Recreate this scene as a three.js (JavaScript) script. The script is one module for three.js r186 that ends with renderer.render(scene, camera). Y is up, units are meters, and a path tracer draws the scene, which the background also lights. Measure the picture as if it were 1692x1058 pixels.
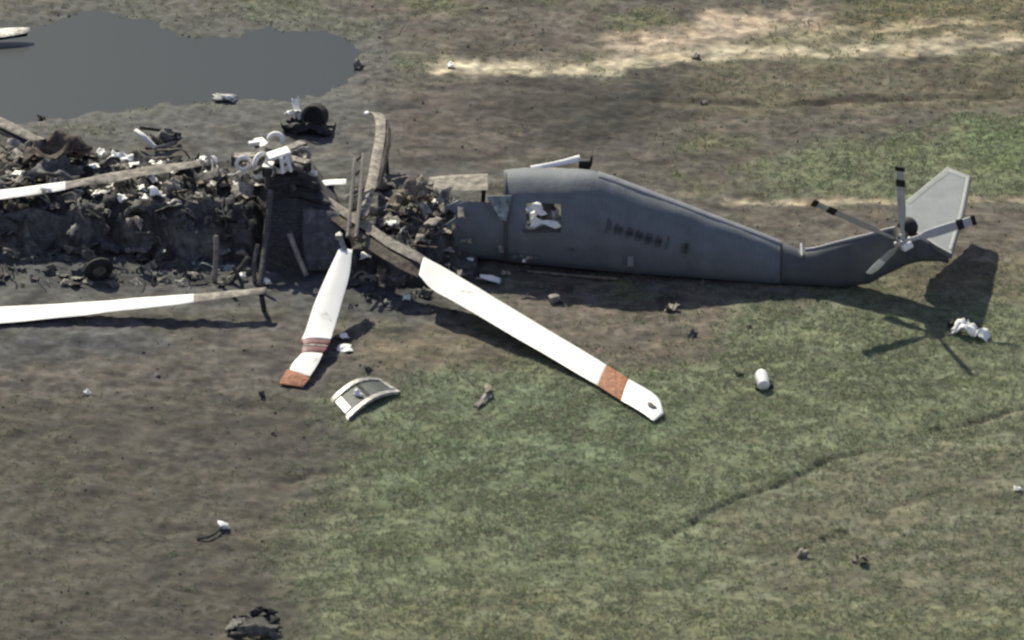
import * as THREE from 'three';
import { ImprovedNoise } from 'three/addons/math/ImprovedNoise.js';
import { mergeGeometries } from 'three/addons/utils/BufferGeometryUtils.js';
import { RoundedBoxGeometry } from 'three/addons/geometries/RoundedBoxGeometry.js';

// ------------------------------------------------------------------ camera, sky, sun, exposure
const scene = new THREE.Scene();
const PITCH = 27 * Math.PI / 180, DIST = 130, SCALE = 90;          // long lens from the air, 90 photo pixels per metre at the wreck
const sP = Math.sin(PITCH), cP = Math.cos(PITCH), FPX = SCALE * DIST;
const camera = new THREE.PerspectiveCamera(2 * Math.atan(529 / FPX) * 180 / Math.PI, 1692 / 1058, 1, 6000);
camera.position.set(0, DIST * sP, DIST * cP);
camera.lookAt(0, 0, 0);
camera.focus = 400; camera.userData.fStop = 4;                      // the footage is a little soft throughout

const SKY_GAIN = 0.8;
const SUN = new THREE.Vector3(-0.29, 0.65, -0.69).normalize();
{ // clear, slightly hazy air, computed for every direction
  const W = 512, H = 256, d = new Float32Array(W * H * 4);
  for (let j = 0; j < H; j++) for (let i = 0; i < W; i++) {
    const el = ((j + 0.5) / H - 0.5) * Math.PI, az = ((i + 0.5) / W - 0.5) * 2 * Math.PI, y = Math.sin(el);
    const dir = new THREE.Vector3(Math.cos(el) * Math.cos(az), y, Math.cos(el) * Math.sin(az));
    const hz = Math.pow(1 - Math.max(0, y), 3.5), g = Math.pow(Math.max(0, dir.dot(SUN)), 10) * 0.35, k = 4 * (j * W + i);
    [[0.2, 0.5], [0.25, 0.52], [0.42, 0.6]].forEach(([a, b], q) => { d[k + q] = (a + (b - a) * hz + g * [1, 0.95, 0.8][q]) * SKY_GAIN; }); d[k + 3] = 1;
  }
  const t = new THREE.DataTexture(d, W, H, THREE.RGBAFormat, THREE.FloatType);
  t.mapping = THREE.EquirectangularReflectionMapping; t.magFilter = t.minFilter = THREE.LinearFilter; t.needsUpdate = true;
  scene.background = t; scene.environment = t;
}
const sun = new THREE.DirectionalLight(new THREE.Color().setRGB(1, 0.95, 0.78), 4.6);
sun.position.copy(SUN).multiplyScalar(60);
sun.castShadow = true;
Object.assign(sun.shadow.camera, { left: -18, right: 18, top: 18, bottom: -18, near: 1, far: 140 });
sun.shadow.mapSize.set(4096, 4096); sun.shadow.radius = 1.5;
scene.add(sun, sun.target);

const renderer = new THREE.WebGLRenderer({ antialias: true });
renderer.setSize(1024, 640);
renderer.toneMapping = THREE.LinearToneMapping;
renderer.toneMappingExposure = 1.44;
renderer.shadowMap.enabled = true;

// ------------------------------------------------------------------ helpers
function mulberry(a) { return () => { a |= 0; a = a + 0x6D2B79F5 | 0; let t = Math.imul(a ^ a >>> 15, 1 | a); t = t + Math.imul(t ^ t >>> 7, 61 | t) ^ t; return ((t ^ t >>> 14) >>> 0) / 4294967296; }; }
let rnd = mulberry(7);
const rr = (a, b) => a + (b - a) * rnd();
const pick = a => a[Math.floor(rnd() * a.length)];
const imp = new ImprovedNoise();
const N3 = (x, y, z) => imp.noise(x + 31.7, y + 11.3, z + 57.1);
const fbm = (x, z, oct = 4, seed = 0) => { let s = 0, a = 0.5; for (let i = 0; i < oct; i++) { s += a * N3(x, seed * 7.3 + i * 3.1, z); x *= 2.03; z *= 2.03; a *= 0.5; } return s; };
const clamp = (x, a = 0, b = 1) => Math.min(b, Math.max(a, x));
const smooth = (a, b, x) => { const t = clamp((x - a) / (b - a)); return t * t * (3 - 2 * t); };
const lerp = (a, b, t) => a + (b - a) * t;
const V = (x, y, z) => new THREE.Vector3(x, y, z);
// survey of the site: a spot measured on the photograph, at a height h above the ground, or on an upright plane z, in metres
function P(px, py, h = 0) {
  const a = (px - 846) / FPX, b = (529 - py) / FPX, dy = -sP + cP * b, dz = -cP - sP * b;
  const t = (h - DIST * sP) / dy;
  return V(a * t, h, DIST * cP + dz * t);
}
function PZ(px, py, z) {
  const a = (px - 846) / FPX, b = (529 - py) / FPX, dy = -sP + cP * b, dz = -cP - sP * b;
  const t = (z - DIST * cP) / dz;
  return V(a * t, DIST * sP + dy * t, z);
}
function plan(x, z) {       // where a spot of ground lies on the survey
  const y = -DIST * sP, zz = z - DIST * cP, d = -sP * y - cP * zz, u = cP * y - sP * zz;
  return [846 + FPX * x / d, 529 - FPX * u / d];
}
const names = new Map();
function numbered(n) { const k = names.get(n) || 0; names.set(n, k + 1); return k ? `${n}_${String(k).padStart(3, '0')}` : n; }
function shadows(o) { o.castShadow = o.receiveShadow = true; return o; }
function thing(name, label, category, pos, group) {
  const o = new THREE.Group(); o.name = numbered(name); o.position.copy(pos);
  o.userData = { label, category }; if (group) o.userData.group = group;
  scene.add(o); return o;
}
function part(parent, name, geo, mat, label) {       // geometry in site metres; kept relative to its thing
  const m = shadows(new THREE.Mesh(geo, mat)); m.name = name;
  const b = V(0, 0, 0); for (let q = parent; q && q !== scene; q = q.parent) b.add(q.position);
  m.position.copy(b).negate(); parent.add(m); if (label) m.userData.label = label;
  return m;
}
function piece(parent, name, geo, mat, pos, rot, scl) {   // geometry about its own middle
  const m = shadows(new THREE.Mesh(geo, mat)); m.name = name;
  const b = V(0, 0, 0); for (let q = parent; q && q !== scene; q = q.parent) b.add(q.position);
  m.position.copy(pos).sub(b); if (rot) m.rotation.set(...rot); if (scl) m.scale.set(...scl);
  parent.add(m); return m;
}
function boxUV(g, s = 1) {
  g.computeVertexNormals(); const p = g.attributes.position, n = g.attributes.normal, uv = new Float32Array(p.count * 2);
  for (let i = 0; i < p.count; i++) {
    const ax = Math.abs(n.getX(i)), ay = Math.abs(n.getY(i)), az = Math.abs(n.getZ(i)), x = p.getX(i), y = p.getY(i), z = p.getZ(i);
    const [u, v] = ay > ax && ay > az ? [x, z] : az > ax ? [x, y] : [z, y];
    uv[2 * i] = u * s; uv[2 * i + 1] = v * s;
  }
  g.setAttribute('uv', new THREE.BufferAttribute(uv, 2)); return g;
}
function geoOf(pos, idx) { const g = new THREE.BufferGeometry(); g.setAttribute('position', new THREE.Float32BufferAttribute(pos, 3)); g.setIndex(idx); return boxUV(g); }
const mm = gs => { const g = mergeGeometries(gs.map(a => { const b = a.index ? a.toNonIndexed() : a.clone(); for (const k of Object.keys(b.attributes)) if (!['position', 'normal', 'uv'].includes(k)) b.deleteAttribute(k); return b; })); return g; };
const moved = (g, x, y, z, rx = 0, ry = 0, rz = 0) => g.applyMatrix4(new THREE.Matrix4().compose(V(x, y, z), new THREE.Quaternion().setFromEuler(new THREE.Euler(rx, ry, rz)), V(1, 1, 1)));

// ------------------------------------------------------------------ textures and materials
function tileTex(size, fn, srgb = true) {
  const d = new Uint8Array(size * size * 4);
  for (let j = 0; j < size; j++) for (let i = 0; i < size; i++) { const c = fn(i / size, j / size), k = 4 * (j * size + i); for (let q = 0; q < 3; q++) d[k + q] = clamp(c[q]) * 255; d[k + 3] = 255; }
  const t = new THREE.DataTexture(d, size, size); t.wrapS = t.wrapT = THREE.RepeatWrapping; t.magFilter = THREE.LinearFilter; t.minFilter = THREE.LinearMipmapLinearFilter; t.generateMipmaps = true;
  if (srgb) t.colorSpace = THREE.SRGBColorSpace; t.needsUpdate = true; return t;
}
// seamless noise: a torus in four dimensions is dear, so two shifted copies are blended over the edges
function seamless(u, v, f) { const wx = u, wy = v; return f(u, v) * (1 - wx) * (1 - wy) + f(u - 1, v) * wx * (1 - wy) + f(u, v - 1) * (1 - wx) * wy + f(u - 1, v - 1) * wx * wy; }
const soilTex = tileTex(768, (u, v) => { const n = seamless(u, v, (a, b) => fbm(a * 14, b * 14, 5, 1)) * 1.3, m = seamless(u, v, (a, b) => N3(a * 90, 3, b * 90)) * 0.35; const k = 0.9 + 0.5 * n + 0.3 * m; return [k, k * 0.995, k * 0.985]; });
const soilBump = tileTex(768, (u, v) => { const n = seamless(u, v, (a, b) => fbm(a * 20, b * 20, 5, 2)) * 1.2; return [0.5 + n, 0.5 + n, 0.5 + n]; }, false);
const sootTex = tileTex(512, (u, v) => { const n = seamless(u, v, (a, b) => fbm(a * 8, b * 8, 5, 3)) * 1.8, m = seamless(u, v, (a, b) => fbm(a * 30, b * 30, 3, 4)); const k = 0.78 + 0.45 * n + 0.35 * m; return [k, k * 0.98, k * 0.95]; });
const paintTex = tileTex(512, (u, v) => { const n = seamless(u, v, (a, b) => fbm(a * 5, b * 5, 5, 5)), m = seamless(u, v, (a, b) => fbm(a * 40, b * 6, 3, 6)); const k = 0.88 + 0.22 * n + 0.14 * m; return [k, k, k]; });
const whiteTex = tileTex(512, (u, v) => { const n = seamless(u, v, (a, b) => fbm(a * 4, b * 4, 5, 8)), m = seamless(u, v, (a, b) => fbm(a * 26, b * 26, 3, 9)); const d = smooth(0.12, 0.4, n + 0.5 * m) * 0.22; return [0.97 - d, 0.965 - d * 1.06, 0.95 - d * 1.18]; });
const bumpTex = tileTex(256, (u, v) => { const n = seamless(u, v, (a, b) => fbm(a * 9, b * 9, 4, 10)); return [0.5 + n, 0.5 + n, 0.5 + n]; }, false);
const lin = (r, g, b) => new THREE.Color().setRGB(r, g, b);
const mat = (c, rough = 0.8, map = null, o = {}) => new THREE.MeshStandardMaterial({ color: c, roughness: rough, map, side: THREE.DoubleSide, ...o });
const rep = (t, s) => { const c = t.clone(); c.repeat.set(s, s); c.needsUpdate = true; return c; };
const M = {
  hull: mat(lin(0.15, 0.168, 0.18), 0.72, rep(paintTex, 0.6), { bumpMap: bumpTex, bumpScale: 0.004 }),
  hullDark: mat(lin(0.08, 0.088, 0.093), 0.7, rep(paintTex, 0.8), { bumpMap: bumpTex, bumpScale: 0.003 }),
  spine: mat(lin(0.23, 0.235, 0.24), 0.55, rep(paintTex, 1)),
  belly: mat(lin(0.1, 0.11, 0.095), 0.8, rep(sootTex, 0.8)),
  mark: mat(lin(0.082, 0.092, 0.104), 0.7, rep(paintTex, 2)),
  stab: mat(lin(0.175, 0.192, 0.2), 0.55, rep(paintTex, 0.7)),
  stabEdge: mat(lin(0.245, 0.26, 0.24), 0.6, rep(paintTex, 1)),
  rotorGrey: mat(lin(0.5, 0.49, 0.47), 0.5, rep(paintTex, 1)),
  black: mat(lin(0.018, 0.018, 0.018), 0.75, rep(sootTex, 1)),
  char: mat(lin(0.065, 0.066, 0.066), 0.9, rep(sootTex, 0.9), { bumpMap: bumpTex, bumpScale: 0.02 }),
  charBlue: mat(lin(0.115, 0.12, 0.128), 0.75, rep(sootTex, 0.9), { bumpMap: bumpTex, bumpScale: 0.012 }),
  charGreen: mat(lin(0.19, 0.205, 0.19), 0.85, rep(sootTex, 1.1), { bumpMap: bumpTex, bumpScale: 0.01 }),
  ash: mat(lin(0.2, 0.195, 0.185), 0.95, rep(sootTex, 1.3), { bumpMap: bumpTex, bumpScale: 0.02 }),
  ashPale: mat(lin(0.42, 0.4, 0.36), 0.95, rep(sootTex, 1.2), { bumpMap: bumpTex, bumpScale: 0.01 }),
  tan: mat(lin(0.3, 0.265, 0.215), 0.9, rep(sootTex, 1.1), { bumpMap: bumpTex, bumpScale: 0.01 }),
  brown: mat(lin(0.13, 0.11, 0.09), 0.95, rep(sootTex, 1), { bumpMap: bumpTex, bumpScale: 0.015 }),
  alloy: mat(lin(0.5, 0.5, 0.48), 0.5, rep(sootTex, 1.4), { metalness: 0.35 }),
  white: mat(lin(0.8, 0.79, 0.76), 0.5, rep(whiteTex, 0.5)),
  whiteSmall: mat(lin(0.84, 0.83, 0.79), 0.6, rep(whiteTex, 2)),
  red: mat(lin(0.22, 0.06, 0.07), 0.6, rep(sootTex, 1.5)),
  rust: mat(lin(0.48, 0.2, 0.1), 0.8, rep(sootTex, 2)),
  burntBlade: mat(lin(0.36, 0.335, 0.29), 0.85, rep(sootTex, 0.8), { bumpMap: bumpTex, bumpScale: 0.006 }),
  rubber: mat(lin(0.022, 0.024, 0.024), 0.9, rep(sootTex, 1)),
  teal: mat(lin(0.3, 0.36, 0.35), 0.6, rep(sootTex, 1)),
};

// ------------------------------------------------------------------ the ground
function inPoly(poly, x, y) { let c = false; for (let i = 0, j = poly.length - 1; i < poly.length; j = i++) { const [xi, yi] = poly[i], [xj, yj] = poly[j]; if ((yi > y) !== (yj > y) && x < (xj - xi) * (y - yi) / (yj - yi) + xi) c = !c; } return c; }
function segDist(x, y, a, b) { const dx = b[0] - a[0], dy = b[1] - a[1], t = clamp(((x - a[0]) * dx + (y - a[1]) * dy) / (dx * dx + dy * dy)); return Math.hypot(x - a[0] - t * dx, y - a[1] - t * dy); }
const ky = cP / sP * 0.98;                                            // survey rows are foreshortened: widen them to even metres
const tall = pts => pts.map(([x, y]) => [x, y * 1.9]);
function polyDist(poly, x, y) { let d = 1e9; for (let i = 0, j = poly.length - 1; i < poly.length; j = i++) d = Math.min(d, segDist(x, y, poly[i], poly[j])); return inPoly(poly, x, y) ? d : -d; }
function lineDist(line, x, y) { let d = 1e9; for (let i = 1; i < line.length; i++) d = Math.min(d, segDist(x, y, line[i - 1], line[i])); return d; }
const srgb = (r, g, b) => { const c = new THREE.Color().setRGB(r / 255, g / 255, b / 255, THREE.SRGBColorSpace); return [c.r, c.g, c.b]; };
// [outline, colour, softness, wander, strength, grass 0..1]
const AREAS = [
  [tall([[-900, 640], [300, 620], [700, 600], [760, 620], [640, 700], [570, 820], [500, 940], [420, 1300], [-900, 1300]]), srgb(97, 91, 81), 110, 80, 1, 0.12],
  [tall([[760, 620], [1150, 560], [1200, 505], [1400, 480], [2600, 440], [2600, 1400], [430, 1400], [500, 940], [570, 800], [650, 690]]), srgb(109, 114, 88), 110, 80, 1, 1],
  [tall([[560, 640], [700, 610], [1000, 640], [1150, 680], [1100, 760], [800, 830], [600, 840]]), srgb(101, 114, 88), 70, 60, 0.55, 1],
  [tall([[1180, 860], [1440, 740], [2400, 640], [2400, 1000], [1500, 1010], [1240, 1000]]), srgb(116, 112, 94), 70, 50, 0.8, 0.45],
  [tall([[900, 960], [1250, 990], [1700, 1000], [1700, 1200], [600, 1200], [560, 1000]]), srgb(113, 110, 84), 60, 60, 0.6, 0.8],
  [tall([[60, 690], [420, 660], [560, 730], [480, 790], [330, 800], [160, 770]]), srgb(88, 82, 76), 60, 60, 0.75, 0.03],
  [tall([[200, 950], [470, 940], [520, 1058], [300, 1100], [180, 1060]]), srgb(86, 80, 72), 50, 55, 0.7, 0.05],
  [tall([[-200, 540], [480, 520], [620, 600], [560, 650], [200, 660], [-200, 640]]), srgb(108, 101, 95), 50, 40, 0.85, 0],
  [tall([[-100, 548], [200, 532], [290, 560], [200, 590], [-100, 600]]), srgb(95, 95, 99), 40, 40, 0.8, 0],
  [tall([[600, 560], [740, 545], [860, 570], [790, 605], [640, 605]]), srgb(136, 122, 104), 35, 35, 0.8, 0.1],
  [tall([[850, 500], [1150, 495], [1230, 520], [1180, 600], [1060, 610], [900, 560]]), srgb(121, 109, 99), 35, 40, 0.85, 0.1],
  [tall([[-200, 300], [250, 180], [560, 150], [760, 180], [800, 300], [820, 500], [700, 540], [430, 530], [-200, 560]]), srgb(108, 105, 102), 55, 45, 1, 0],
  [tall([[-100, 380], [430, 380], [700, 430], [760, 500], [600, 520], [440, 480], [-100, 470]]), srgb(88, 88, 90), 40, 40, 0.8, 0],
  [tall([[600, 120], [900, 130], [1100, 180], [1080, 260], [900, 270], [820, 290], [640, 260]]), srgb(105, 96, 90), 55, 45, 0.9, 0.02],
  [tall([[800, 170], [1090, 110], [1180, 160], [1060, 230], [880, 240]]), srgb(72, 68, 62), 80, 45, 1, 0],
  [tall([[560, 20], [1000, 30], [1040, 80], [800, 110], [600, 90]]), srgb(119, 108, 99), 50, 40, 0.6, 0.1],
  [tall([[1120, 100], [1692, 90], [2400, 80], [2400, 190], [1500, 190], [1150, 200]]), srgb(116, 106, 88), 50, 45, 0.7, 0.25],
  [tall([[1290, 20], [1692, -30], [2400, -100], [2400, 60], [1500, 70], [1330, 60]]), srgb(122, 112, 84), 40, 45, 0.7, 0.4],
  [tall([[1220, 290], [1360, 240], [1540, 215], [1692, 190], [2400, 170], [2400, 325], [1300, 328]]), srgb(110, 115, 86), 45, 45, 0.9, 0.8],
  [tall([[1600, 210], [2400, 180], [2400, 300], [1640, 280]]), srgb(108, 124, 82), 45, 45, 0.7, 1],
  [tall([[1200, 336], [1692, 330], [2500, 325], [2500, 420], [1640, 425], [1450, 400], [1250, 400]]), srgb(116, 106, 97), 25, 30, 0.9, 0.08],
  [tall([[1420, 470], [1530, 440], [1700, 420], [2400, 400], [2400, 470], [1640, 490], [1520, 500]]), srgb(124, 116, 95), 35, 35, 0.7, 0.3],
];
// [line, half width in survey pixels, colour, wander, strength, depth of the rut in metres]
const TRACKS = [
  [tall([[730, 108], [880, 112], [1000, 108], [1090, 98], [1200, 84], [1330, 76], [1500, 76], [1700, 66], [2400, 40]]), 24, srgb(190, 176, 152), 26, 1, 0.03],
  [tall([[1020, 78], [1110, 62], [1180, 46], [1250, 36], [1330, 30]]), 34, srgb(186, 166, 146), 36, 0.95, 0.03],
  [tall([[1320, 50], [1480, 44], [1580, 36], [2200, 20]]), 12, srgb(165, 150, 124), 26, 0.75, 0.02],
  [tall([[1080, 168], [1300, 172], [1480, 164], [1700, 158], [2300, 150]]), 7, srgb(80, 72, 58), 12, 0.9, 0.06],
  [tall([[1100, 178], [1320, 180], [1500, 172], [1700, 168], [2300, 160]]), 5, srgb(140, 130, 110), 14, 0.4, 0],
  [tall([[1200, 334], [1400, 332], [1560, 329], [1700, 327], [2400, 322]]), 10, srgb(164, 150, 128), 10, 1, 0.02],
  [tall([[1430, 395], [1640, 428], [1760, 440]]), 8, srgb(140, 130, 112), 16, 0.4, 0.01],
  [tall([[1100, 890], [1200, 832], [1290, 800], [1360, 765], [1430, 742]]), 5, srgb(70, 70, 52), 12, 0.95, 0.09],
  [tall([[1480, 716], [1560, 710], [1640, 690], [1760, 660], [2200, 600]]), 5, srgb(76, 74, 56), 12, 0.85, 0.07],
  [tall([[1600, 700], [1700, 682], [1900, 650]]), 6, srgb(140, 130, 110), 14, 0.45, 0.01],
  [tall([[1310, 930], [1400, 880], [1500, 830], [1600, 795], [1760, 760]]), 7, srgb(140, 130, 110), 30, 0.4, 0.03],
  [tall([[1320, 912], [1380, 890], [1440, 868]]), 5, srgb(84, 80, 64), 16, 0.5, 0.05],
  [tall([[480, 795], [520, 782], [560, 776]]), 9, srgb(66, 62, 54), 16, 0.7, 0.06],
  [tall([[590, 848], [660, 838], [740, 826]]), 5, srgb(72, 72, 56), 16, 0.6, 0.05],
];
const POND = tall([[-700, 60], [-60, 62], [60, 46], [150, 18], [235, 26], [250, 48], [330, 66], [400, 62], [450, 44], [520, 46], [575, 72], [590, 98], [560, 128], [520, 148], [300, 156], [180, 172], [100, 188], [-60, 200], [-700, 230]]);
const SEEP = tall([[60, 420], [170, 405], [230, 430], [180, 470], [100, 470]]);
function groundAt(x, z, full = true) {
  let [px, py] = plan(x, z); py = clamp(py, -2500, 6000); px = clamp(px, -9000, 9000);
  const X = px, Y = py * 1.9;
  const w1 = fbm(x * 0.55, z * 0.55, 4, 1), w2 = fbm(x * 0.55, z * 0.55, 4, 2), w3 = fbm(x * 2.1, z * 2.1, 3, 3), w4 = fbm(x * 2.1, z * 2.1, 3, 4);
  const pond = polyDist(POND, X + 26 * w3 + 30 * w1, Y + 26 * w4 + 30 * w2);
  let rut = 0, c = [0.158, 0.135, 0.112], grass = 0.15;
  const far = smooth(0.05, -0.3, w1 + 0.5 * w2);
  c = [lerp(c[0], 0.155, far), lerp(c[1], 0.152, far), lerp(c[2], 0.085, far)]; grass = lerp(0.08, 0.35, far);
  const B = [X + 1.6 * 60 * w1 + 50 * w3, Y + 1.6 * 60 * w2 + 50 * w4];
  for (const [poly, col, soft, wander, k, g] of AREAS) {
    const f = wander / 60, m = k * smooth(-soft, soft, polyDist(poly, lerp(X, B[0], f), lerp(Y, B[1], f)));
    if (m > 0) { for (let q = 0; q < 3; q++) c[q] = lerp(c[q], col[q], m); grass = lerp(grass, g, m); }
  }
  const soil = lerp(0.68, 1.02, smooth(0.1, 0.9, grass)); c = c.map(v => v * soil);     // the measured tones are those of sunlit ground
  for (const [line, hw, col, wander, k, dp] of TRACKS) {
    const d = lineDist(line, X + wander * (w1 + 1.2 * w3), Y + wander * (w2 + 1.2 * w4));
    const m = smooth(hw * 1.7, hw * 0.3, d) * clamp(0.9 + 1.3 * w3 + 0.9 * w2);
    if (m > 0) { for (let q = 0; q < 3; q++) c[q] = lerp(c[q], col[q], k * m); grass *= 1 - m * k; rut += dp * m; }
  }
  // height
  const rough = lerp(1, 0.55, smooth(0.3, 0.8, grass));
  let h = 0.05 * w1 + rough * 0.06 * w3 + rough * 0.04 * fbm(x * 5.3, z * 5.3, 3, 6) - rut;
  const near = smooth(60, 10, Math.hypot(x, z)); h *= near;
  const wet = smooth(-60, 25, pond);
  h = lerp(h, -0.1 - 0.05 * w3, wet) ;
  // tone of the soil and of the sward: clods, litter, dry and lush tufts
  if (full) {
    const f = fbm(x * 1.7, z * 3.0, 4, 8), f2 = fbm(x * 4.6, z * 8, 3, 9), f3 = fbm(x * 0.8, z * 1.1, 4, 12), bare = 1 - grass;
    const t = 1 + (0.6 + 0.35 * bare) * f + (0.5 + 0.3 * bare) * f2 + 0.4 * f3 - 0.34 * bare * smooth(0.06, 0.24, fbm(x * 1.2, z * 2.4, 4, 51) + 0.35 * f2) + 0.2 * bare * smooth(0.1, 0.26, fbm(x * 1.9, z * 4.2, 4, 52));
    const hue = 0.22 * fbm(x * 2.2, z * 2.2, 3, 11);
    c = [c[0] * t * (1 + hue * 0.5), c[1] * t, c[2] * t * (1 - hue * 0.6)];
    const mud = smooth(-170, 10, pond) * 0.6; for (let q = 0; q < 3; q++) c[q] = lerp(c[q], [0.128, 0.128, 0.126][q], mud);
  }
  return { h, c, grass: grass * (1 - wet), pond };
}
{
  const xs = [], zs = [];
  const axis = (a, b, step, out) => { let s = step, e = []; for (let v = a - step; v > -2600; s *= 1.22, v -= s) e.unshift(v); out.push(...e); for (let v = a; v <= b; v += step) out.push(v); s = step; for (let v = b + step; v < 2600; s *= 1.22, v += s) out.push(v); };
  axis(-11.5, 11.5, 0.06, xs); axis(-17, 13, 0.07, zs);
  const W = xs.length, pos = new Float32Array(W * zs.length * 3), col = new Float32Array(W * zs.length * 3), uv = new Float32Array(W * zs.length * 2), idx = [];
  zs.forEach((z, j) => xs.forEach((x, i) => {
    const k = j * W + i, g = groundAt(x, z);
    pos.set([x, g.h, z], 3 * k); col.set(g.c.map((v, q) => v * [0.94, 0.97, 0.95][q]), 3 * k); uv.set([x / 2.7, z / 2.7], 2 * k);
    if (i && j) idx.push(k - W - 1, k - 1, k, k - W - 1, k, k - W);
  }));
  const g = new THREE.BufferGeometry();
  g.setAttribute('position', new THREE.BufferAttribute(pos, 3)); g.setAttribute('color', new THREE.BufferAttribute(col, 3)); g.setAttribute('uv', new THREE.BufferAttribute(uv, 2));
  g.setIndex(idx); g.computeVertexNormals();
  const m = shadows(new THREE.Mesh(g, new THREE.MeshStandardMaterial({ vertexColors: true, map: soilTex, bumpMap: soilBump, bumpScale: 0.014, roughness: 1 })));
  m.name = 'ground'; m.userData = { kind: 'structure', label: 'burnt and grassy field around the wreck' }; scene.add(m);
}
{ // muddy water standing behind the wreck
  const sh = new THREE.Shape(); [[-560, 30], [60, -10], [250, 0], [450, 10], [640, 50], [640, 130], [560, 172], [300, 182], [120, 215], [-560, 270]].forEach(([a, b], i) => { const p = P(a, b); i ? sh.lineTo(p.x, -p.z) : sh.moveTo(p.x, -p.z); });
  const g = new THREE.ShapeGeometry(sh); g.rotateX(-Math.PI / 2); g.translate(0, -0.06, 0); boxUV(g);
  const w = new THREE.Mesh(g, new THREE.MeshPhysicalMaterial({ color: lin(0.031, 0.036, 0.037), roughness: 0.28, ior: 1.33 }));
  w.name = 'puddle_water'; w.userData = { kind: 'structure', label: 'grey blue muddy water behind the wreck' }; w.receiveShadow = true; scene.add(w);
}
const gh = (x, z) => groundAt(x, z, false).h;
const onGround = (px, py, up = 0) => { const p = P(px, py, 0); p.y = gh(p.x, p.z) + up; return p; };

// ------------------------------------------------------------------ shapes
function tube(pts, r, seg = 6, n = 0, closed = false) {
  const c = new THREE.CatmullRomCurve3(pts, closed, 'centripetal');
  const g = new THREE.TubeGeometry(c, n || Math.max(2, pts.length * 3), r, seg, closed);
  if (!closed) { // close the ends
    const p = g.attributes.position, R = seg + 1, rows = p.count / R, pos = Array.from(p.array), idx = Array.from(g.index.array);
    for (const [row, at, flip] of [[0, pts[0], 1], [rows - 1, pts[pts.length - 1], 0]]) { const k = pos.length / 3; pos.push(at.x, at.y, at.z); for (let i = 0; i < seg; i++) flip ? idx.push(k, row * R + i, row * R + i + 1) : idx.push(k, row * R + i + 1, row * R + i); }
    return geoOf(pos, idx);
  }
  return boxUV(g);
}
// a torn, crumpled piece of sheet with thickness, lying about its own middle
function sheet(w, l, th = 0.012, bend = 0.3, crumple = 0.15, n = 5, torn = 0.12) {
  const ox = rnd() * 50, oz = rnd() * 50, top = [], bot = [], N = n + 1;
  for (let j = 0; j < N; j++) for (let i = 0; i < N; i++) {
    let u = i / n - 0.5, v = j / n - 0.5;
    const e = Math.max(Math.abs(u), Math.abs(v)) > 0.49 ? torn : torn * 0.3;
    u += rr(-e, e); v += rr(-e, e);
    const y = bend * (0.25 - u * u) * w * 1.6 + crumple * w * 1.4 * N3(ox + u * 2.4, 0, oz + v * 2.4);
    top.push(u * w, y + th / 2, v * l); bot.push(u * w, y - th / 2, v * l);
  }
  const o = N * N, idx = [], T = (i, j) => j * N + i;
  for (let j = 0; j < n; j++) for (let i = 0; i < n; i++) { const a = T(i, j), b = T(i + 1, j), c = T(i + 1, j + 1), d = T(i, j + 1); idx.push(a, d, c, a, c, b, o + a, o + c, o + d, o + a, o + b, o + c); }
  const rim = (a, b) => idx.push(a, b, o + b, a, o + b, o + a);
  for (let i = 0; i < n; i++) { rim(T(i, 0), T(i + 1, 0)); rim(T(i + 1, n), T(i, n)); rim(T(0, i + 1), T(0, i)); rim(T(n, i), T(n, i + 1)); }
  return geoOf(top.concat(bot), idx);
}
function chunk(s, flat = 0.6) {
  const g = new THREE.IcosahedronGeometry(s, 1), p = g.attributes.position, a = rnd() * 90;
  for (let i = 0; i < p.count; i++) { const x = p.getX(i), y = p.getY(i), z = p.getZ(i), k = 1 + 1.1 * N3(a + x / s * 0.9, y / s * 0.9, z / s * 0.9); p.setXYZ(i, x * k, y * k * flat, z * k); }
  return boxUV(g);
}
function bentTube(len, r, seg = 5) { const a = rr(-0.35, 0.35) * len, b = rr(-0.2, 0.35) * len; return tube([V(-len / 2, 0, 0), V(-len * 0.1, b * 0.5, a * 0.4), V(len * 0.25, b, a * 0.3), V(len / 2, b * 0.2, a)], r, seg, 8); }
function rib(R, ang, w = 0.03, h = 0.07) { // curved frame of a fuselage, rectangular in section
  const pos = [], idx = [], n = 10, a0 = rr(0, 1);
  for (let i = 0; i <= n; i++) { const a = a0 + ang * i / n, k = 1 + rr(-0.02, 0.02); for (const [q, s] of [[R * k, -1], [R * k + h, -1], [R * k + h, 1], [R * k, 1]]) pos.push((q) * Math.cos(a) - R * Math.cos(a0 + ang / 2), q * Math.sin(a) - R * Math.sin(a0 + ang / 2), s * w); }
  for (let i = 0; i < n; i++) for (let q = 0; q < 4; q++) { const a = i * 4 + q, b = i * 4 + (q + 1) % 4; idx.push(a, b, b + 4, a, b + 4, a + 4); }
  idx.push(0, 2, 1, 0, 3, 2); const e = n * 4; idx.push(e, e + 1, e + 2, e, e + 2, e + 3);
  return geoOf(pos, idx);
}
function bracket(w, h, d, t) { // plate with a lightening hole and a turned flange
  const s = new THREE.Shape([new THREE.Vector2(-w / 2, -h / 2), new THREE.Vector2(w / 2, -h / 2), new THREE.Vector2(w / 2, h * 0.2), new THREE.Vector2(w * 0.15, h / 2), new THREE.Vector2(-w / 2, h / 2)]);
  const o = new THREE.Path(); o.absellipse(-w * 0.08, -h * 0.02, w * 0.2, h * 0.2, 0, Math.PI * 2); s.holes.push(o);
  const g = new THREE.ExtrudeGeometry(s, { depth: t, bevelEnabled: false, curveSegments: 5 });
  return boxUV(mm([g, moved(new THREE.BoxGeometry(w, t, d), 0, -h / 2 - t * 0.4, d / 2)]));
}
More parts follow.
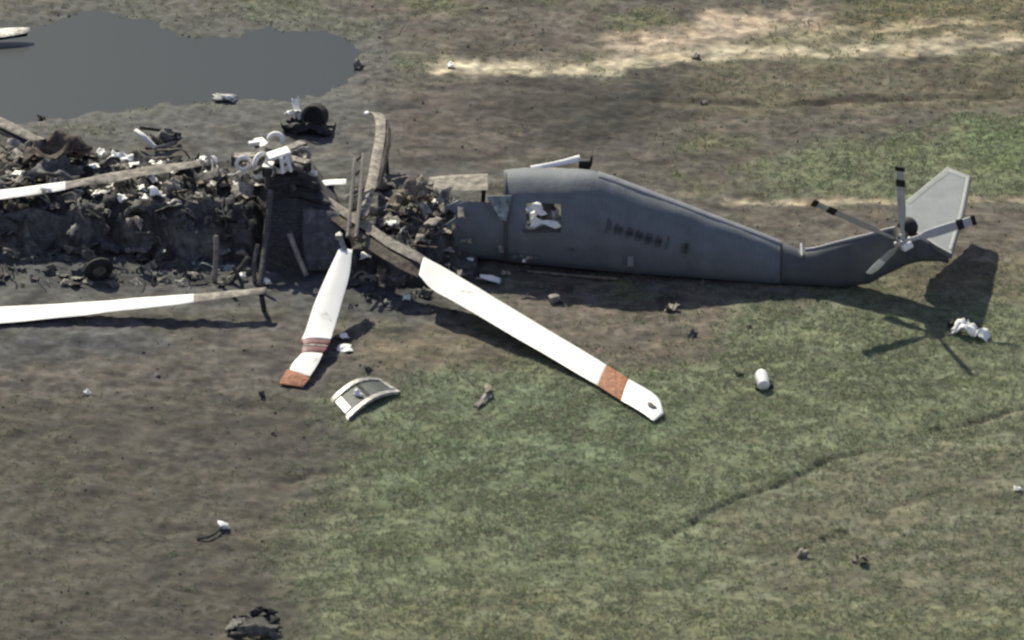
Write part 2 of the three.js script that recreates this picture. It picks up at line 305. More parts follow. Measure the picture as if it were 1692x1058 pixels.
// blade from pairs of edges [[px,py,h],[px,py,h],thickness]: a closed flat aerofoil through them
function bladeGeo(secs, steps = 5, dent = 0.012) {
  const A = secs.map(s => s[0].isVector3 ? s[0] : P(...s[0])), B = secs.map(s => s[1].isVector3 ? s[1] : P(...s[1])), T = secs.map(s => s[2] ?? 0.07);
  const ca = new THREE.CatmullRomCurve3(A, false, 'centripetal'), cb = new THREE.CatmullRomCurve3(B, false, 'centripetal'), n = (secs.length - 1) * steps, pos = [], idx = [];
  const prof = [[0, 0], [0.06, 0.6], [0.25, 1], [0.55, 0.8], [0.85, 0.35], [1, 0.06], [1, -0.06], [0.85, -0.35], [0.55, -0.6], [0.25, -0.7], [0.06, -0.45]], R = prof.length;
  for (let i = 0; i <= n; i++) {
    const u = i / n, a = ca.getPoint(u), b = cb.getPoint(u), f = u * (secs.length - 1), k = Math.min(secs.length - 2, Math.floor(f)), th = lerp(T[k], T[k + 1], f - k);
    const ch = b.clone().sub(a), al = ca.getTangent(u), up = ch.clone().cross(al).normalize(); if (up.y < 0) up.negate();
    for (const [c, t] of prof) { const p = a.clone().addScaledVector(ch, c).addScaledVector(up, t * th * 0.5 + dent * N3(a.x * 1.7 + c, a.y, a.z * 1.7)); pos.push(p.x, p.y, p.z); }
  }
  for (let i = 0; i < n; i++) for (let q = 0; q < R; q++) { const a = i * R + q, b = i * R + (q + 1) % R; idx.push(a, b, b + R, a, b + R, a + R); }
  for (let q = 1; q < R - 1; q++) { idx.push(0, q + 1, q); const e = n * R; idx.push(e, e + q, e + q + 1); }
  return geoOf(pos, idx);
}
// hollow skin over stations {x,b,t,w}: profile u across, v up; skip(px-like x, v, side) leaves a hole
const PROF = [[0, 0], [0.3, 0], [0.58, 0.015], [0.8, 0.07], [0.93, 0.16], [1, 0.28], [1, 0.4], [0.98, 0.5], [0.94, 0.58], [0.89, 0.64], [0.82, 0.71], [0.73, 0.78], [0.6, 0.86], [0.45, 0.93], [0.27, 0.98], [0.11, 1], [0, 1]];
const LOOP = [...PROF, ...PROF.slice(1, -1).reverse().map(([u, v]) => [-u, v])];
function skin(st, zc, skip = () => false, th = 0.025, dent = 0.02, caps = [0, 0]) {
  const R = LOOP.length, out = [], pos = [], idx = [];
  st.forEach((s, i) => { LOOP.forEach(([u, v], q) => { const y = lerp(s.b, s.t, v), d = dent * N3(s.x * 1.3, y * 1.6, u + 5) + dent * 0.4 * N3(s.x * 4, y * 4, u * 3 + 9); pos.push(s.x + (s.rag || 0) * (0.6 * N3(y * 2.3, 4, 1) + 0.7 * N3(y * 9, 8, 1)), y + (v > 0.9 ? d : 0) - (s.rag || 0) * 0.25 * Math.max(0, v - 0.5), zc + (s.z || 0) + u * s.w + d * Math.sign(u)); }); });
  const o = pos.length / 3;
  st.forEach((s, i) => LOOP.forEach(([u, v]) => { const k = 1 - th / s.w, y = lerp(s.b + th, s.t - th, v); pos.push(s.x + (s.rag || 0) * (0.6 * N3(y * 2.3, 4, 1) + 0.7 * N3(y * 9, 8, 1)), y - (s.rag || 0) * 0.25 * Math.max(0, v - 0.5), zc + (s.z || 0) + u * s.w * k); }));
  const keep = (i, q) => i >= 0 && i < st.length - 1 && !skip((st[i].x + st[i + 1].x) / 2, (LOOP[q][1] + LOOP[(q + 1) % R][1]) / 2, LOOP[q][0] + LOOP[(q + 1) % R][0] > 0 ? 1 : -1);
  for (let i = 0; i < st.length - 1; i++) for (let q = 0; q < R; q++) {
    if (!keep(i, q)) continue;
    const q2 = (q + 1) % R, a = i * R + q, b = i * R + q2, c = (i + 1) * R + q2, d = (i + 1) * R + q;
    idx.push(a, d, c, a, c, b, o + a, o + c, o + d, o + a, o + b, o + c);
    const rim = (m, n) => idx.push(m, n, o + n, m, o + n, o + m);
    if (!keep(i - 1, q)) rim(b, a); if (!keep(i + 1, q)) rim(d, c); if (!keep(i, (q + R - 1) % R)) rim(a, d); if (!keep(i, q2)) rim(c, b);
  }
  for (const [f, i] of [[caps[0], 0], [caps[1], st.length - 1]]) if (f) for (let q = 1; q < R - 1; q++) i ? idx.push(i * R, i * R + q, i * R + q + 1) : idx.push(i * R, i * R + q + 1, i * R + q);
  return geoOf(pos, idx);
}

// ------------------------------------------------------------------ the tail of the helicopter
const AX = px => 431 + 0.1 * (px - 990);                           // the tail's middle line on the ground: its end comes nearer to us
const xAt = px => P(px, AX(px)).x, ZA = px => P(px, AX(px)).z;
const hAt = (px, py, z = ZA(px)) => PZ(px, py, z).y;
{
  const t = thing('helicopter_tail', 'dark blue grey helicopter tail section lying upright on the grass with its tail rotor', 'helicopter tail', V(xAt(1080), 0, ZA(1080)));
  // [px, row of the crown, half width]
  const line = [[832, 287, 0.86], [850, 284, 0.86], [866, 283, 0.86], [880, 283, 0.86], [905, 283, 0.86], [926, 284, 0.86], [950, 284, 0.85], [975, 286, 0.84], [992, 290, 0.83], [1020, 300, 0.8], [1060, 315, 0.75], [1110, 334, 0.68], [1160, 353, 0.6], [1210, 372, 0.53], [1260, 391, 0.45], [1290, 403, 0.4]];
  const fine = []; line.forEach((a, i) => { const b = line[i + 1]; fine.push(a); if (b) for (let k = 1; k < 4; k++) fine.push(a.map((v, q) => lerp(v, b[q], k / 4))); });
  const st = fine.map(([px, row, w]) => ({ x: xAt(px), z: ZA(px), b: -0.02, t: hAt(px, row), w: w * 0.9 }));
  const wx0 = xAt(868), wx1 = xAt(924);
  const shell = part(t, 'fuselage_shell', skin(st, 0, (x, v, s) => (s > 0 && x > wx0 && x < wx1 && v > 0.48 && v < 0.77) || (s < 0 && v > 0.25 && v < 0.97 && x < xAt(965) + 0.3 * N3(v * 4, 1, 2))), M.hull, 'dark blue grey rear fuselage shell');  // far side left open, out of view, to let sun reach the window
  // window frame and the torn lining that hangs in it
  const zw = ZA(896) + 0.73;
  { const a = PZ(868, 340, zw), b = PZ(924, 378, zw), w = b.x - a.x, h = a.y - b.y;
    part(t, 'window_frame', mm([moved(new RoundedBoxGeometry(w + 0.1, 0.05, 0.06, 2, 0.02), (a.x + b.x) / 2, b.y - 0.03, zw + 0.03)]), M.hullDark);
    rnd = mulberry(21);
    part(t, 'torn_lining', moved(sheet(0.3, 0.26, 0.02, 0.5, 0.5, 5), a.x + 0.2, b.y + 0.32, zw - 0.14, 0.9, 0.3, 0.2), M.whiteSmall);
    part(t, 'torn_lining', moved(sheet(0.56, 0.14, 0.02, 0.25, 0.35, 5), a.x + 0.33, b.y + 0.06, zw + 0.02, 0.5, 0, -0.06), M.whiteSmall);
    part(t, 'torn_lining', moved(sheet(0.14, 0.3, 0.02, 0.25, 0.3, 5), b.x - 0.06, b.y + 0.2, zw - 0.06, 1.1, 0.2, 0.3), M.ashPale);
    part(t, 'torn_lining', moved(sheet(0.42, 0.3, 0.02, 0.2, 0.3, 5), a.x + 0.36, b.y + 0.22, zw - 0.3, 0.7, 0, 0.1), M.tan);
  }
  // open front: last frame, forward skin panel, torn corner
  { const z1 = ZA(828) + 0.77, fr = [];
    for (let k = 0; k <= 14; k++) { const q = PROF[Math.min(PROF.length - 1, k + 2)]; fr.push(V(xAt(834) + 0.02, lerp(0, st[0].t, q[1]), ZA(834) + q[0] * 0.79)); }
    part(t, 'end_frame', tube(fr, 0.035, 6, 30), M.hullDark);
    const panel = Array.from({ length: 22 }, (_, i) => { const px = lerp(748, 842, i / 21); return { x: xAt(px), z: ZA(px) - 0.02, b: -0.02, t: hAt(800, 283), w: 0.765, rag: (1 - i / 21) * 0.5 }; });
    part(t, 'forward_panel', skin(panel, 0, (x, v, s) => s < 0 || v > 0.8, 0.03, 0.05), M.hull, 'scorched forward skin panel with a ragged front edge');
    rnd = mulberry(33);
    const c = PZ(824, 335, z1 - 0.2);
    const tri = new THREE.Shape([new THREE.Vector2(-0.22, 0.16), new THREE.Vector2(0.24, 0.18), new THREE.Vector2(0.13, -0.3), new THREE.Vector2(0.04, -0.28)]);
    const tg = new THREE.ExtrudeGeometry(tri, { depth: 0.02, bevelEnabled: true, bevelSize: 0.01, bevelThickness: 0.008, bevelSegments: 1 });
    part(t, 'torn_corner_panel', moved(boxUV(tg), c.x, c.y, z1 - 0.1, -0.75, 0.05, 0), M.teal, 'pale triangular torn panel');
    for (const [px, py, w, l, m, z] of [[880, 427, 0.26, 0.05, M.ashPale, 0.9], [856, 424, 0.2, 0.12, M.charGreen, 0.9], [866, 431, 0.07, 0.07, M.whiteSmall, 0.94], [776, 431, 0.16, 0.1, M.whiteSmall, 0.9], [770, 399, 0.2, 0.08, M.ashPale, 0.9], [808, 461, 0.42, 0.12, M.whiteSmall, 0.9], [836, 452, 0.16, 0.07, M.ashPale, 0.94], [944, 413, 0.1, 0.06, M.charGreen, 0.9], [828, 412, 0.1, 0.14, M.ashPale, 0.9], [762, 352, 0.14, 0.24, M.ashPale, 0.86], [752, 372, 0.1, 0.2, M.tan, 0.86]]) {
      let q = PZ(px, py, ZA(px) + z * 0.88); if (q.y < 0.08) q = P(px, py, 0.07); part(t, 'torn_strip', moved(sheet(w, l, 0.015, 0.15, 0.25, 4), q.x, q.y, q.z, rr(0.3, 0.7), rr(-0.2, 0.2), rr(-0.15, 0.25)), m);
    }
    // the strip of roof left standing forward of the shell
    const r0 = P(700, 300, 1.55), r1 = P(812, 297, 1.6);
    part(t, 'roof_strip', bladeGeo([[P(690, 295, 1.0), P(690, 312, 1.0), 0.05], [P(740, 290, 1.05), P(740, 315, 1.05), 0.06], [P(806, 287, 1.1), P(806, 314, 1.1), 0.06]], 4), M.burntBlade, 'grey scorched roof strip');
    part(t, 'roof_strip_support', tube([P(795, 375, 0.1), P(797, 350, 0.5), P(800, 305, 1.05)], 0.04, 6), M.char);
  }
  // spine cap and roof band, paler to paint the sunlit crown; bent strip on top
  { const pts = fine.filter(a => a[0] >= 985).map(([px, row]) => V(xAt(px), hAt(px, row) + 0.005, ZA(px) - 0.02));
    const sp = new THREE.CatmullRomCurve3(pts), pos = [], idx = [];
    for (let i = 0; i <= 40; i++) { const p = sp.getPoint(i / 40), k = lerp(1, 0.7, i / 40); for (const [dz, dy] of [[0.14, -0.03], [0.1, 0.02], [0, 0.03], [-0.1, 0.02], [-0.14, -0.03]]) pos.push(p.x, p.y + dy, p.z + dz * k); if (i) for (let q = 0; q < 4; q++) { const a = (i - 1) * 5 + q; idx.push(a, a + 1, a + 6, a, a + 6, a + 5); } }
    part(t, 'spine_fairing', geoOf(pos, idx), M.spine, 'cap along the sloping top edge, its sunlit tone put into the pale grey');
    part(t, 'sunlit_roof_band', bladeGeo([[P(872, 278, 1.60), P(866, 289, 1.58), 0.03], [P(930, 278, 1.61), P(928, 291, 1.60), 0.05], [P(984, 288, 1.59), P(978, 300, 1.57), 0.03]], 4), M.ashPale, 'pale panel painting the sunlit band on top of the roof');  // pale panel paints the sunlit band of the roof
    part(t, 'bent_roof_strip', bladeGeo([[P(876, 274, 1.67), P(878, 281, 1.63), 0.03], [P(920, 266, 1.75), P(922, 274, 1.69), 0.04], [P(957, 256, 1.85), P(961, 267, 1.77), 0.06]], 4), M.whiteSmall, 'bright bent strip standing off the roof');
    part(t, 'roof_bracket', mm([moved(new RoundedBoxGeometry(0.22, 0.2, 0.14, 2, 0.03), ...P(966, 272, 1.71).toArray()), tube([P(960, 280, 1.61), P(975, 275, 1.71), P(978, 258, 1.89)], 0.025, 6)]), M.black);
  }
  // dull dark marks painted along the side, too blurred to read
  { const marks = [[1006, 373, 9, 22, 1], [1022, 379, 14, 16, 2], [1040, 384, 12, 16, 0], [1056, 389, 12, 17, 2], [1072, 394, 13, 18, 0], [1088, 399, 10, 18, 2], [1104, 401, 6, 20, 0], [1133, 410, 15, 18, 3]];
    for (const [px, py, w, h, kind] of marks) {
      const c = px < 1120 ? [px, py] : [px, py], W = w / 90, H = h / 80, b = Math.min(0.06, W * 0.4), s = [];
      const bar = (x, y, a, d) => s.push(moved(new THREE.BoxGeometry(a, d, 0.006, 3, 3, 1), x, y, 0));
      if (kind === 1) { bar(-W * 0.3, 0, b, H); bar(W * 0.2, 0.02, b * 0.8, H * 0.7); }
      else if (kind === 2) { bar(-W * 0.3, 0, b, H); bar(W * 0.25, -0.01, b * 1.2, H * 0.8); bar(0, 0, W * 1.1, H * 0.42); }
      else if (kind === 3) { bar(0, 0, W, b); bar(0, H * 0.3, W * 0.7, b); bar(0, -H * 0.3, W * 0.8, b); bar(0, 0, b, H * 0.8); }
      else { bar(-W * 0.2, 0, b * 1.2, H); if (W > 0.08) bar(W * 0.2, 0.01, b * 1.3, H * 0.75), bar(0, -H * 0.06, W * 1.2, H * 0.4); }
      // settle each mark on the skin
      const i = fine.findIndex(a => a[0] > c[0]), A = fine[i - 1], B = fine[i], f = (c[0] - A[0]) / (B[0] - A[0]), w2 = 0.9 * lerp(A[2], B[2], f), top = hAt(c[0], lerp(A[1], B[1], f));
      let best = null; for (let v = 0.3; v < 0.8; v += 0.01) { const k = PROF.findIndex(p => p[1] > v), a0 = PROF[k - 1], a1 = PROF[k], u = lerp(a0[0], a1[0], (v - a0[1]) / (a1[1] - a0[1])), zz = ZA(c[0]) + u * w2, q = PZ(c[0], c[1], zz), d = Math.abs(q.y - v * top); if (!best || d < best.d) best = { d, q, v, u, a0, a1 }; }
      const lean = -Math.atan2((best.a0[0] - best.a1[0]) * w2, (best.a1[1] - best.a0[1]) * top), y = best.q.y;
      const taper = Math.atan2(-(B[2] - A[2]) * 0.9 - (ZA(B[0]) - ZA(A[0])), xAt(B[0]) - xAt(A[0]));
      part(t, 'side_marking', moved(boxUV(mm(s)), best.q.x, y, best.q.z + 0.016, lean, taper, -0.22), M.mark);
    }
  }
  // pale streak on the ground, built as a tan strip; access door
  part(t, 'pale_ground_streak', tube([V(xAt(870), 0.03, ZA(870) + 0.8), V(xAt(960), 0.05, ZA(960) + 0.82), V(xAt(1020), 0.05, ZA(1020) + 0.78)], 0.025, 6), M.tan);
  part(t, 'access_door', boxUV(moved(new RoundedBoxGeometry(0.12, 0.2, 0.03, 2, 0.012), ...PZ(1042, 432, ZA(1042) + 0.72).toArray(), -0.1)), M.spine);
  // fold joint, pylon
  const py = [[1288, 402, 0, 0.37], [1305, 408, 0, 0.35], [1322, 415, 0, 0.32], [1345, 412, 0, 0.29], [1390, 400, 0, 0.25], [1435, 389, 0.13, 0.22], [1465, 380, 0.36, 0.2], [1496, 374, 0.58, 0.19], [1512, 388, 0.66, 0.17], [1530, 399, 0.7, 0.14], [1550, 408, 0.71, 0.11], [1566, 419, 0.68, 0.07]];
  const pf = py.flatMap((a, i) => { const b = py[i + 1]; return b ? [0, 1, 2].map(k => a.map((v, q) => lerp(v, b[q], k / 3))) : [a]; });
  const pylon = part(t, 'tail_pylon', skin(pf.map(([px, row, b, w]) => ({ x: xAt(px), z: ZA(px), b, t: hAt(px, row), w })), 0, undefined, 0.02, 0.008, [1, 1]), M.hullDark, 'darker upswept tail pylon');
  part(pylon, 'fold_hinge', mm([moved(new RoundedBoxGeometry(0.09, 0.2, 0.12, 2, 0.02), xAt(1324), hAt(1324, 420) - 0.02, ZA(1324) + 0.05), moved(new THREE.CylinderGeometry(0.035, 0.035, 0.5, 10), xAt(1324), hAt(1324, 414), ZA(1324), Math.PI / 2)].map(g => boxUV(g))), M.spine);
  part(pylon, 'sunlit_edge', tube(pf.filter(a => a[0] > 1328 && a[0] < 1490).map(([px, row]) => V(xAt(px), hAt(px, row) + 0.005, ZA(px))), 0.04, 6, 30), M.spine);  // pale tube paints the sunlit line along the pylon top
  // stabiliser on the far side
  { const HS = 1.1, pts = [[1490, 366], [1487, 358], [1497, 333], [1566, 276], [1603, 291], [1591, 352], [1572, 418], [1548, 404], [1530, 392]].map(([a, b]) => P(a, b, HS));
    const sh = new THREE.Shape(pts.map(p => new THREE.Vector2(p.x, -p.z)));
    const g = new THREE.ExtrudeGeometry(sh, { depth: 0.06, bevelEnabled: true, bevelSize: 0.03, bevelThickness: 0.03, bevelSegments: 3 }); g.rotateX(-Math.PI / 2); g.translate(0, HS - 0.09, 0);
    const s = part(t, 'stabilizer', boxUV(g), M.stab, 'light grey horizontal stabilizer reaching away from the camera');
    const edge = (l, w, nm) => part(s, nm, bladeGeo(l.map(([a, b, c, d]) => [P(a, b, HS + 0.005), P(c, d, HS + 0.005), 0.016]), 3, 0), M.stabEdge);
    edge([[1497, 333, 1504, 338], [1530, 305, 1537, 310], [1565, 276, 1570, 285]], 0, 'leading_strip');
    edge([[1603, 291, 1597, 294], [1591, 352, 1585, 352], [1573, 414, 1568, 410]], 0, 'trailing_strip');
    edge([[1566, 276, 1568, 283], [1603, 291, 1599, 296]], 0, 'tip_strip');
  }
  // tail rotor on the near side
  { const zr = ZA(1492) + 0.42, hub = PZ(1492, 399, zr);
    part(t, 'tail_gearbox', mm([moved(new THREE.CylinderGeometry(0.13, 0.17, 0.4, 16), hub.x, hub.y, zr - 0.18, Math.PI / 2), moved(new THREE.SphereGeometry(0.2, 16, 12), hub.x + 0.1, hub.y + 0.1, ZA(1492) + 0.05)].map(g => boxUV(g))), M.black);
    const hubM = part(t, 'tail_rotor_hub', mm([moved(new THREE.CylinderGeometry(0.07, 0.09, 0.14, 14), hub.x, hub.y, zr + 0.07, Math.PI / 2), moved(new RoundedBoxGeometry(0.34, 0.1, 0.09, 2, 0.03), hub.x, hub.y, zr + 0.02, 0, 0, 0.4), moved(new RoundedBoxGeometry(0.1, 0.34, 0.09, 2, 0.03), hub.x, hub.y, zr + 0.02, 0, 0, 0.1)].map(g => boxUV(g))), M.rotorGrey);
    part(hubM, 'pitch_link', tube([V(hub.x - 0.13, hub.y + 0.1, zr + 0.08), V(hub.x, hub.y + 0.02, zr + 0.18), V(hub.x + 0.12, hub.y - 0.1, zr + 0.08)], 0.018, 6), M.alloy);
    part(hubM, 'hub_cap', boxUV(moved(new RoundedBoxGeometry(0.2, 0.13, 0.1, 3, 0.03), hub.x + 0.08, hub.y - 0.02, zr + 0.17, -0.5, 0, 0.5)), M.whiteSmall, 'bright white cap on the tail rotor hub');
    const tips = [[1487, 276, 0, M.rotorGrey], [1611, 362, 0, M.rotorGrey], [1344, 334, 0, M.rotorGrey], [1437, 450, 1, M.whiteSmall]];
    for (const [px, pyy, broken, m] of tips) {
      const e = PZ(px, pyy, zr), d = e.clone().sub(hub), L = d.length(); d.normalize();
      const sd = V(-d.y, d.x, 0), at = (f, s) => hub.clone().addScaledVector(d, L * f).addScaledVector(sd, s).add(V(0, 0, 0.03));
      const c = 0.07, tw = (f, s) => at(f, s).add(V(0, 0, -s * 0.5));
      const b = part(t, 'tail_rotor_blade', bladeGeo([[tw(0.1, 0.035), tw(0.1, -0.035), 0.05], [tw(0.24, 0.04), tw(0.24, -0.04), 0.04], [tw(0.34, c), tw(0.34, -c), 0.04], [tw(broken ? 0.62 : 1, c), tw(broken ? 0.62 : 1, -c), 0.03]], 5, 0.004), M.rotorGrey);
      if (broken) part(b, 'exposed_core', bladeGeo([[tw(0.6, c * 1.05), tw(0.6, -c * 1.05), 0.05], [tw(0.85, c * 1.3), tw(0.82, -c * 1.2), 0.07], [tw(1, c * 0.8), tw(1.04, -c), 0.04]], 3, 0.02), M.whiteSmall, 'splintered white blade core');
      else for (const [a, z] of [[0.955, 1.01], [0.75, 0.84]]) part(b, 'tip_band', bladeGeo([[tw(a, c * 1.25), tw(a, -c * 1.25), 0.055], [tw(z, c * 1.25), tw(z, -c * 1.25), 0.05]], 2, 0.004), M.black, 'black band');
    }
  }
}

// ------------------------------------------------------------------ main rotor blades
{ // long white blade sloping to the grass in front
  const U = [[542, 326, 1.08], [600, 363, 0.92], [655, 400, 0.78], [700, 424, 0.68]], Lw = [[548, 360, 1.04], [600, 402, 0.88], [652, 436, 0.74], [692, 454, 0.63]];
  for (const x of [735, 770, 820, 880, 940, 1003]) { const f = (x - 735) / 268, h = lerp(0.57, 0.12, 1 - (1 - f) ** 1.5); U.push([x, 434 + 0.6 * (x - 721), h]); Lw.push([x - 16 - 6 * (1 - f), 482 + 0.595 * (x - 22 - 721), h - 0.04]); }
  const S = (a, b) => U.slice(a, b).map((u, i) => [u, Lw[a + i], 0.09]);
  const t = thing('rotor_blade_wreckage', 'long white rotor blade with an orange band near its tip on the grass', 'rotor blade', P(820, 560), 'main rotor blades');
  part(t, 'burnt_root', bladeGeo(U.slice(0, 4).map((u, i) => [u, [lerp(u[0], Lw[i][0], 0.42), lerp(u[1], Lw[i][1], 0.42), lerp(u[2], Lw[i][2], 0.42)], 0.1]), 6, 0.03), M.burntBlade, 'scorched grey brown blade spar');
  part(t, 'burnt_trailing_strip', bladeGeo(U.slice(0, 4).map((u, i) => [[lerp(u[0], Lw[i][0], 0.5), lerp(u[1], Lw[i][1], 0.5), lerp(u[2], Lw[i][2], 0.5) - 0.06], [Lw[i][0], Lw[i][1] + 3, Lw[i][2] - 0.1], 0.04]), 6, 0.05), M.brown, 'charred trailing strip');
  part(t, 'blade_skin', bladeGeo(S(3, 10), 5, 0.008), M.white, 'clean white blade skin');
  const q = (a, b, c, d, h, h2) => [[a, b, h], [c, d, h2], 0.09];
  part(t, 'orange_band', bladeGeo([q(1003, 603, 987, 637, 0.12, 0.08), q(1040, 627, 1026, 662, 0.09, 0.07)], 3, 0.004), M.rust, 'orange brown painted band');
  const tip = part(t, 'blade_tip', bladeGeo([q(1040, 627, 1026, 662, 0.09, 0.07), q(1086, 655, 1064, 684, 0.07, 0.06), q(1097, 684, 1080, 696, 0.06, 0.05)], 4, 0.01), M.white, 'white tip end');
  part(tip, 'tip_mark', moved(sheet(0.09, 0.2, 0.012, 0.1, 0.1, 4), ...P(1077, 670, 0.12).toArray(), 0, 0.5, 0), M.ash, 'dark scrape on the tip');
}
{ // shorter white blade with red band
  const L = [[559, 413, 0.98], [541, 451, 0.76], [519, 502, 0.5], [503, 550, 0.3], [497, 562, 0.27]], R = [[582, 413, 0.98], [577, 454, 0.76], [564, 502, 0.5], [550, 549, 0.3], [546, 562, 0.27]];
  const t = thing('rotor_blade_wreckage', 'short white rotor blade with dark red stripes and a broken orange tip', 'rotor blade', P(540, 540), 'main rotor blades');
  part(t, 'blade_skin', bladeGeo(L.map((l, i) => [l, R[i], 0.09]), 6, 0.012), M.white, 'white blade skin');
  part(t, 'red_stripe', bladeGeo([[[497, 562, 0.27], [546, 562, 0.27], 0.09], [[499, 571, 0.25], [542, 571, 0.25], 0.09]], 2, 0.004), M.red, 'dark red painted stripe');
  part(t, 'stripe_gap', bladeGeo([[[499, 571, 0.25], [542, 571, 0.25], 0.085], [[498, 575, 0.23], [540, 575, 0.23], 0.085]], 2, 0.004), M.ashPale);
  part(t, 'red_stripe', bladeGeo([[[498, 575, 0.23], [540, 575, 0.23], 0.09], [[496, 586, 0.2], [533, 585, 0.2], 0.09]], 2, 0.004), M.red, 'dark red painted stripe');
  part(t, 'blade_tip', bladeGeo([[[496, 586, 0.2], [533, 585, 0.2], 0.09], [[482, 602, 0.17], [526, 600, 0.17], 0.09], [[477, 614, 0.13], [512, 622, 0.13], 0.07]], 3, 0.008), M.white, 'white block before the broken tip');
  part(t, 'broken_tip', bladeGeo([[[474, 612, 0.13], [512, 624, 0.12], 0.06], [[460, 634, 0.06], [500, 640, 0.06], 0.05]], 4, 0.05), M.rust, 'broken orange brown blade tip');
  part(t, 'root_fitting', mm([tube([P(570, 415, 0.98), P(564, 400, 1.08), P(560, 386, 1.16)], 0.05, 7), moved(new RoundedBoxGeometry(0.14, 0.1, 0.14, 2, 0.03), ...P(560, 391, 1.16).toArray())].map(g => boxUV(g))), M.alloy, 'bright metal root fitting');
}
{ // blade lying along the left foreground
  const U = [[440, 478, 0.42], [400, 481, 0.4], [320, 487, 0.33], [200, 496, 0.24], [100, 503, 0.17], [0, 508, 0.12], [-130, 514, 0.08], [-330, 524, 0.06]], Lw = [[438, 485, 0.44], [400, 490, 0.42], [320, 500, 0.33], [200, 514, 0.22], [100, 525, 0.14], [0, 535, 0.08], [-130, 544, 0.06], [-330, 556, 0.05]];
  const t = thing('rotor_blade_wreckage', 'white rotor blade lying along the ash in front of the burnt cabin at the left', 'rotor blade', P(100, 530), 'main rotor blades');
  part(t, 'scorched_root', bladeGeo(U.slice(0, 3).map((u, i) => [u, Lw[i], 0.1]), 5, 0.02), M.burntBlade, 'scorched grey inner end');
  part(t, 'blade_skin', bladeGeo(U.slice(2).map((u, i) => [u, Lw[i + 2], 0.1]), 5, 0.015), M.white, 'white outer blade skin');
  part(t, 'root_prop', tube([P(432, 488, 0.38), P(434, 500, 0.2), P(436, 512, 0.0)], 0.05, 6), M.char);
}
{ // blade across the top of the burnt cabin
  const t = thing('rotor_blade_wreckage', 'burnt rotor blade lying across the cabin wreckage with a white end at the left', 'rotor blade', P(120, 410), 'main rotor blades');
  const U = [[330, 264, 1.12], [240, 276, 1.06], [150, 293, 1.0], [108, 301, 0.98], [0, 315, 0.92], [-200, 330, 0.7]], Lw = [[332, 275, 1.1], [240, 290, 1.04], [150, 306, 0.98], [108, 314, 0.96], [0, 330, 0.9], [-200, 348, 0.66]];
  part(t, 'burnt_section', bladeGeo(U.slice(0, 4).map((u, i) => [u, Lw[i], 0.08]), 5, 0.05), M.burntBlade, 'burnt grey brown section');
  part(t, 'blade_skin', bladeGeo(U.slice(3).map((u, i) => [u, Lw[i + 3], 0.09]), 4, 0.02), M.white, 'white outer end');
}
{ // bent, scorched blade dropped on the far side
  const t = thing('rotor_blade_wreckage', 'bent scorched tan rotor blade rising behind the rotor head with a hooked end', 'rotor blade', P(615, 330), 'main rotor blades');
  part(t, 'blade_spar', bladeGeo([[[590, 356, 1.1], [606, 358, 1.1], 0.08], [[603, 310, 1.1], [620, 312, 1.1], 0.09], [[613, 260, 1.05], [630, 262, 1.05], 0.09], [[620, 215, 0.95], [637, 214, 0.95], 0.09], [[615, 190, 0.88], [630, 188, 0.84], 0.08], [[604, 184, 0.85], [606, 190, 0.85], 0.06]], 6, 0.02), M.burntBlade);
  part(t, 'shadow_strip', bladeGeo([[[622, 312, 1.05], [630, 312, 0.95], 0.05], [[632, 262, 1.0], [641, 262, 0.9], 0.05], [[638, 215, 0.9], [646, 220, 0.8], 0.05], [[634, 196, 0.8], [642, 202, 0.7], 0.05]], 5, 0.02), M.brown, 'brown strip standing for the shadow beside the blade');  // brown strip painted as the shadow along the right of the blade
  part(t, 'end_fitting', boxUV(moved(new RoundedBoxGeometry(0.1, 0.08, 0.1, 2, 0.03), ...P(606, 188, 0.88).toArray(), 0.2, 0.4, 0.1)), M.whiteSmall);
  part(t, 'spar_prop', tube([P(636, 218, 0.85), P(638, 255, 0.4), P(640, 285, 0.0)], 0.035, 6), M.char);
}
{ // blade end by the water at the top left, and the beam above the cabin
  const t = thing('rotor_blade_wreckage', 'grey rotor blade end lying in the shallow water at the top left corner', 'rotor blade', P(0, 60), 'main rotor blades');
  part(t, 'blade_skin', bladeGeo([[[48, 46, 0.16], [50, 53, 0.14], 0.05], [[20, 46, 0.15], [22, 59, 0.12], 0.08], [[-60, 52, 0.12], [-58, 68, 0.09], 0.09], [[-260, 66, 0.06], [-258, 84, 0.02], 0.09]], 4, 0.01), M.alloy, 'pale grey skin');
  part(t, 'underside_shadow', bladeGeo([[[46, 54, 0.1], [44, 60, 0.04], 0.03], [[-60, 70, 0.05], [-60, 74, 0.0], 0.04], [[-260, 86, -0.02], [-260, 92, -0.06], 0.04]], 4, 0.01), M.black, 'black strip standing for the shadow beneath the blade');  // black strip painted as the shadow under the blade end
  const b = thing('rotor_blade_wreckage', 'dark scorched rotor blade slanting into the cabin wreckage from the upper left edge', 'rotor blade', P(30, 300), 'main rotor blades');
  part(b, 'blade_skin', bladeGeo([[[-150, 128, 1.0], [-152, 146, 1.0], 0.1], [[0, 194, 0.95], [-2, 208, 0.93], 0.1], [[40, 214, 0.9], [38, 226, 0.88], 0.09], [[80, 234, 0.85], [76, 244, 0.83], 0.07]], 5, 0.02), M.burntBlade);
  part(b, 'charred_edge', bladeGeo([[[-152, 148, 0.95], [-154, 158, 0.9], 0.05], [[-2, 210, 0.88], [-4, 220, 0.82], 0.06], [[76, 246, 0.78], [72, 252, 0.72], 0.05]], 6, 0.02), M.black, 'charred black lower edge');
}

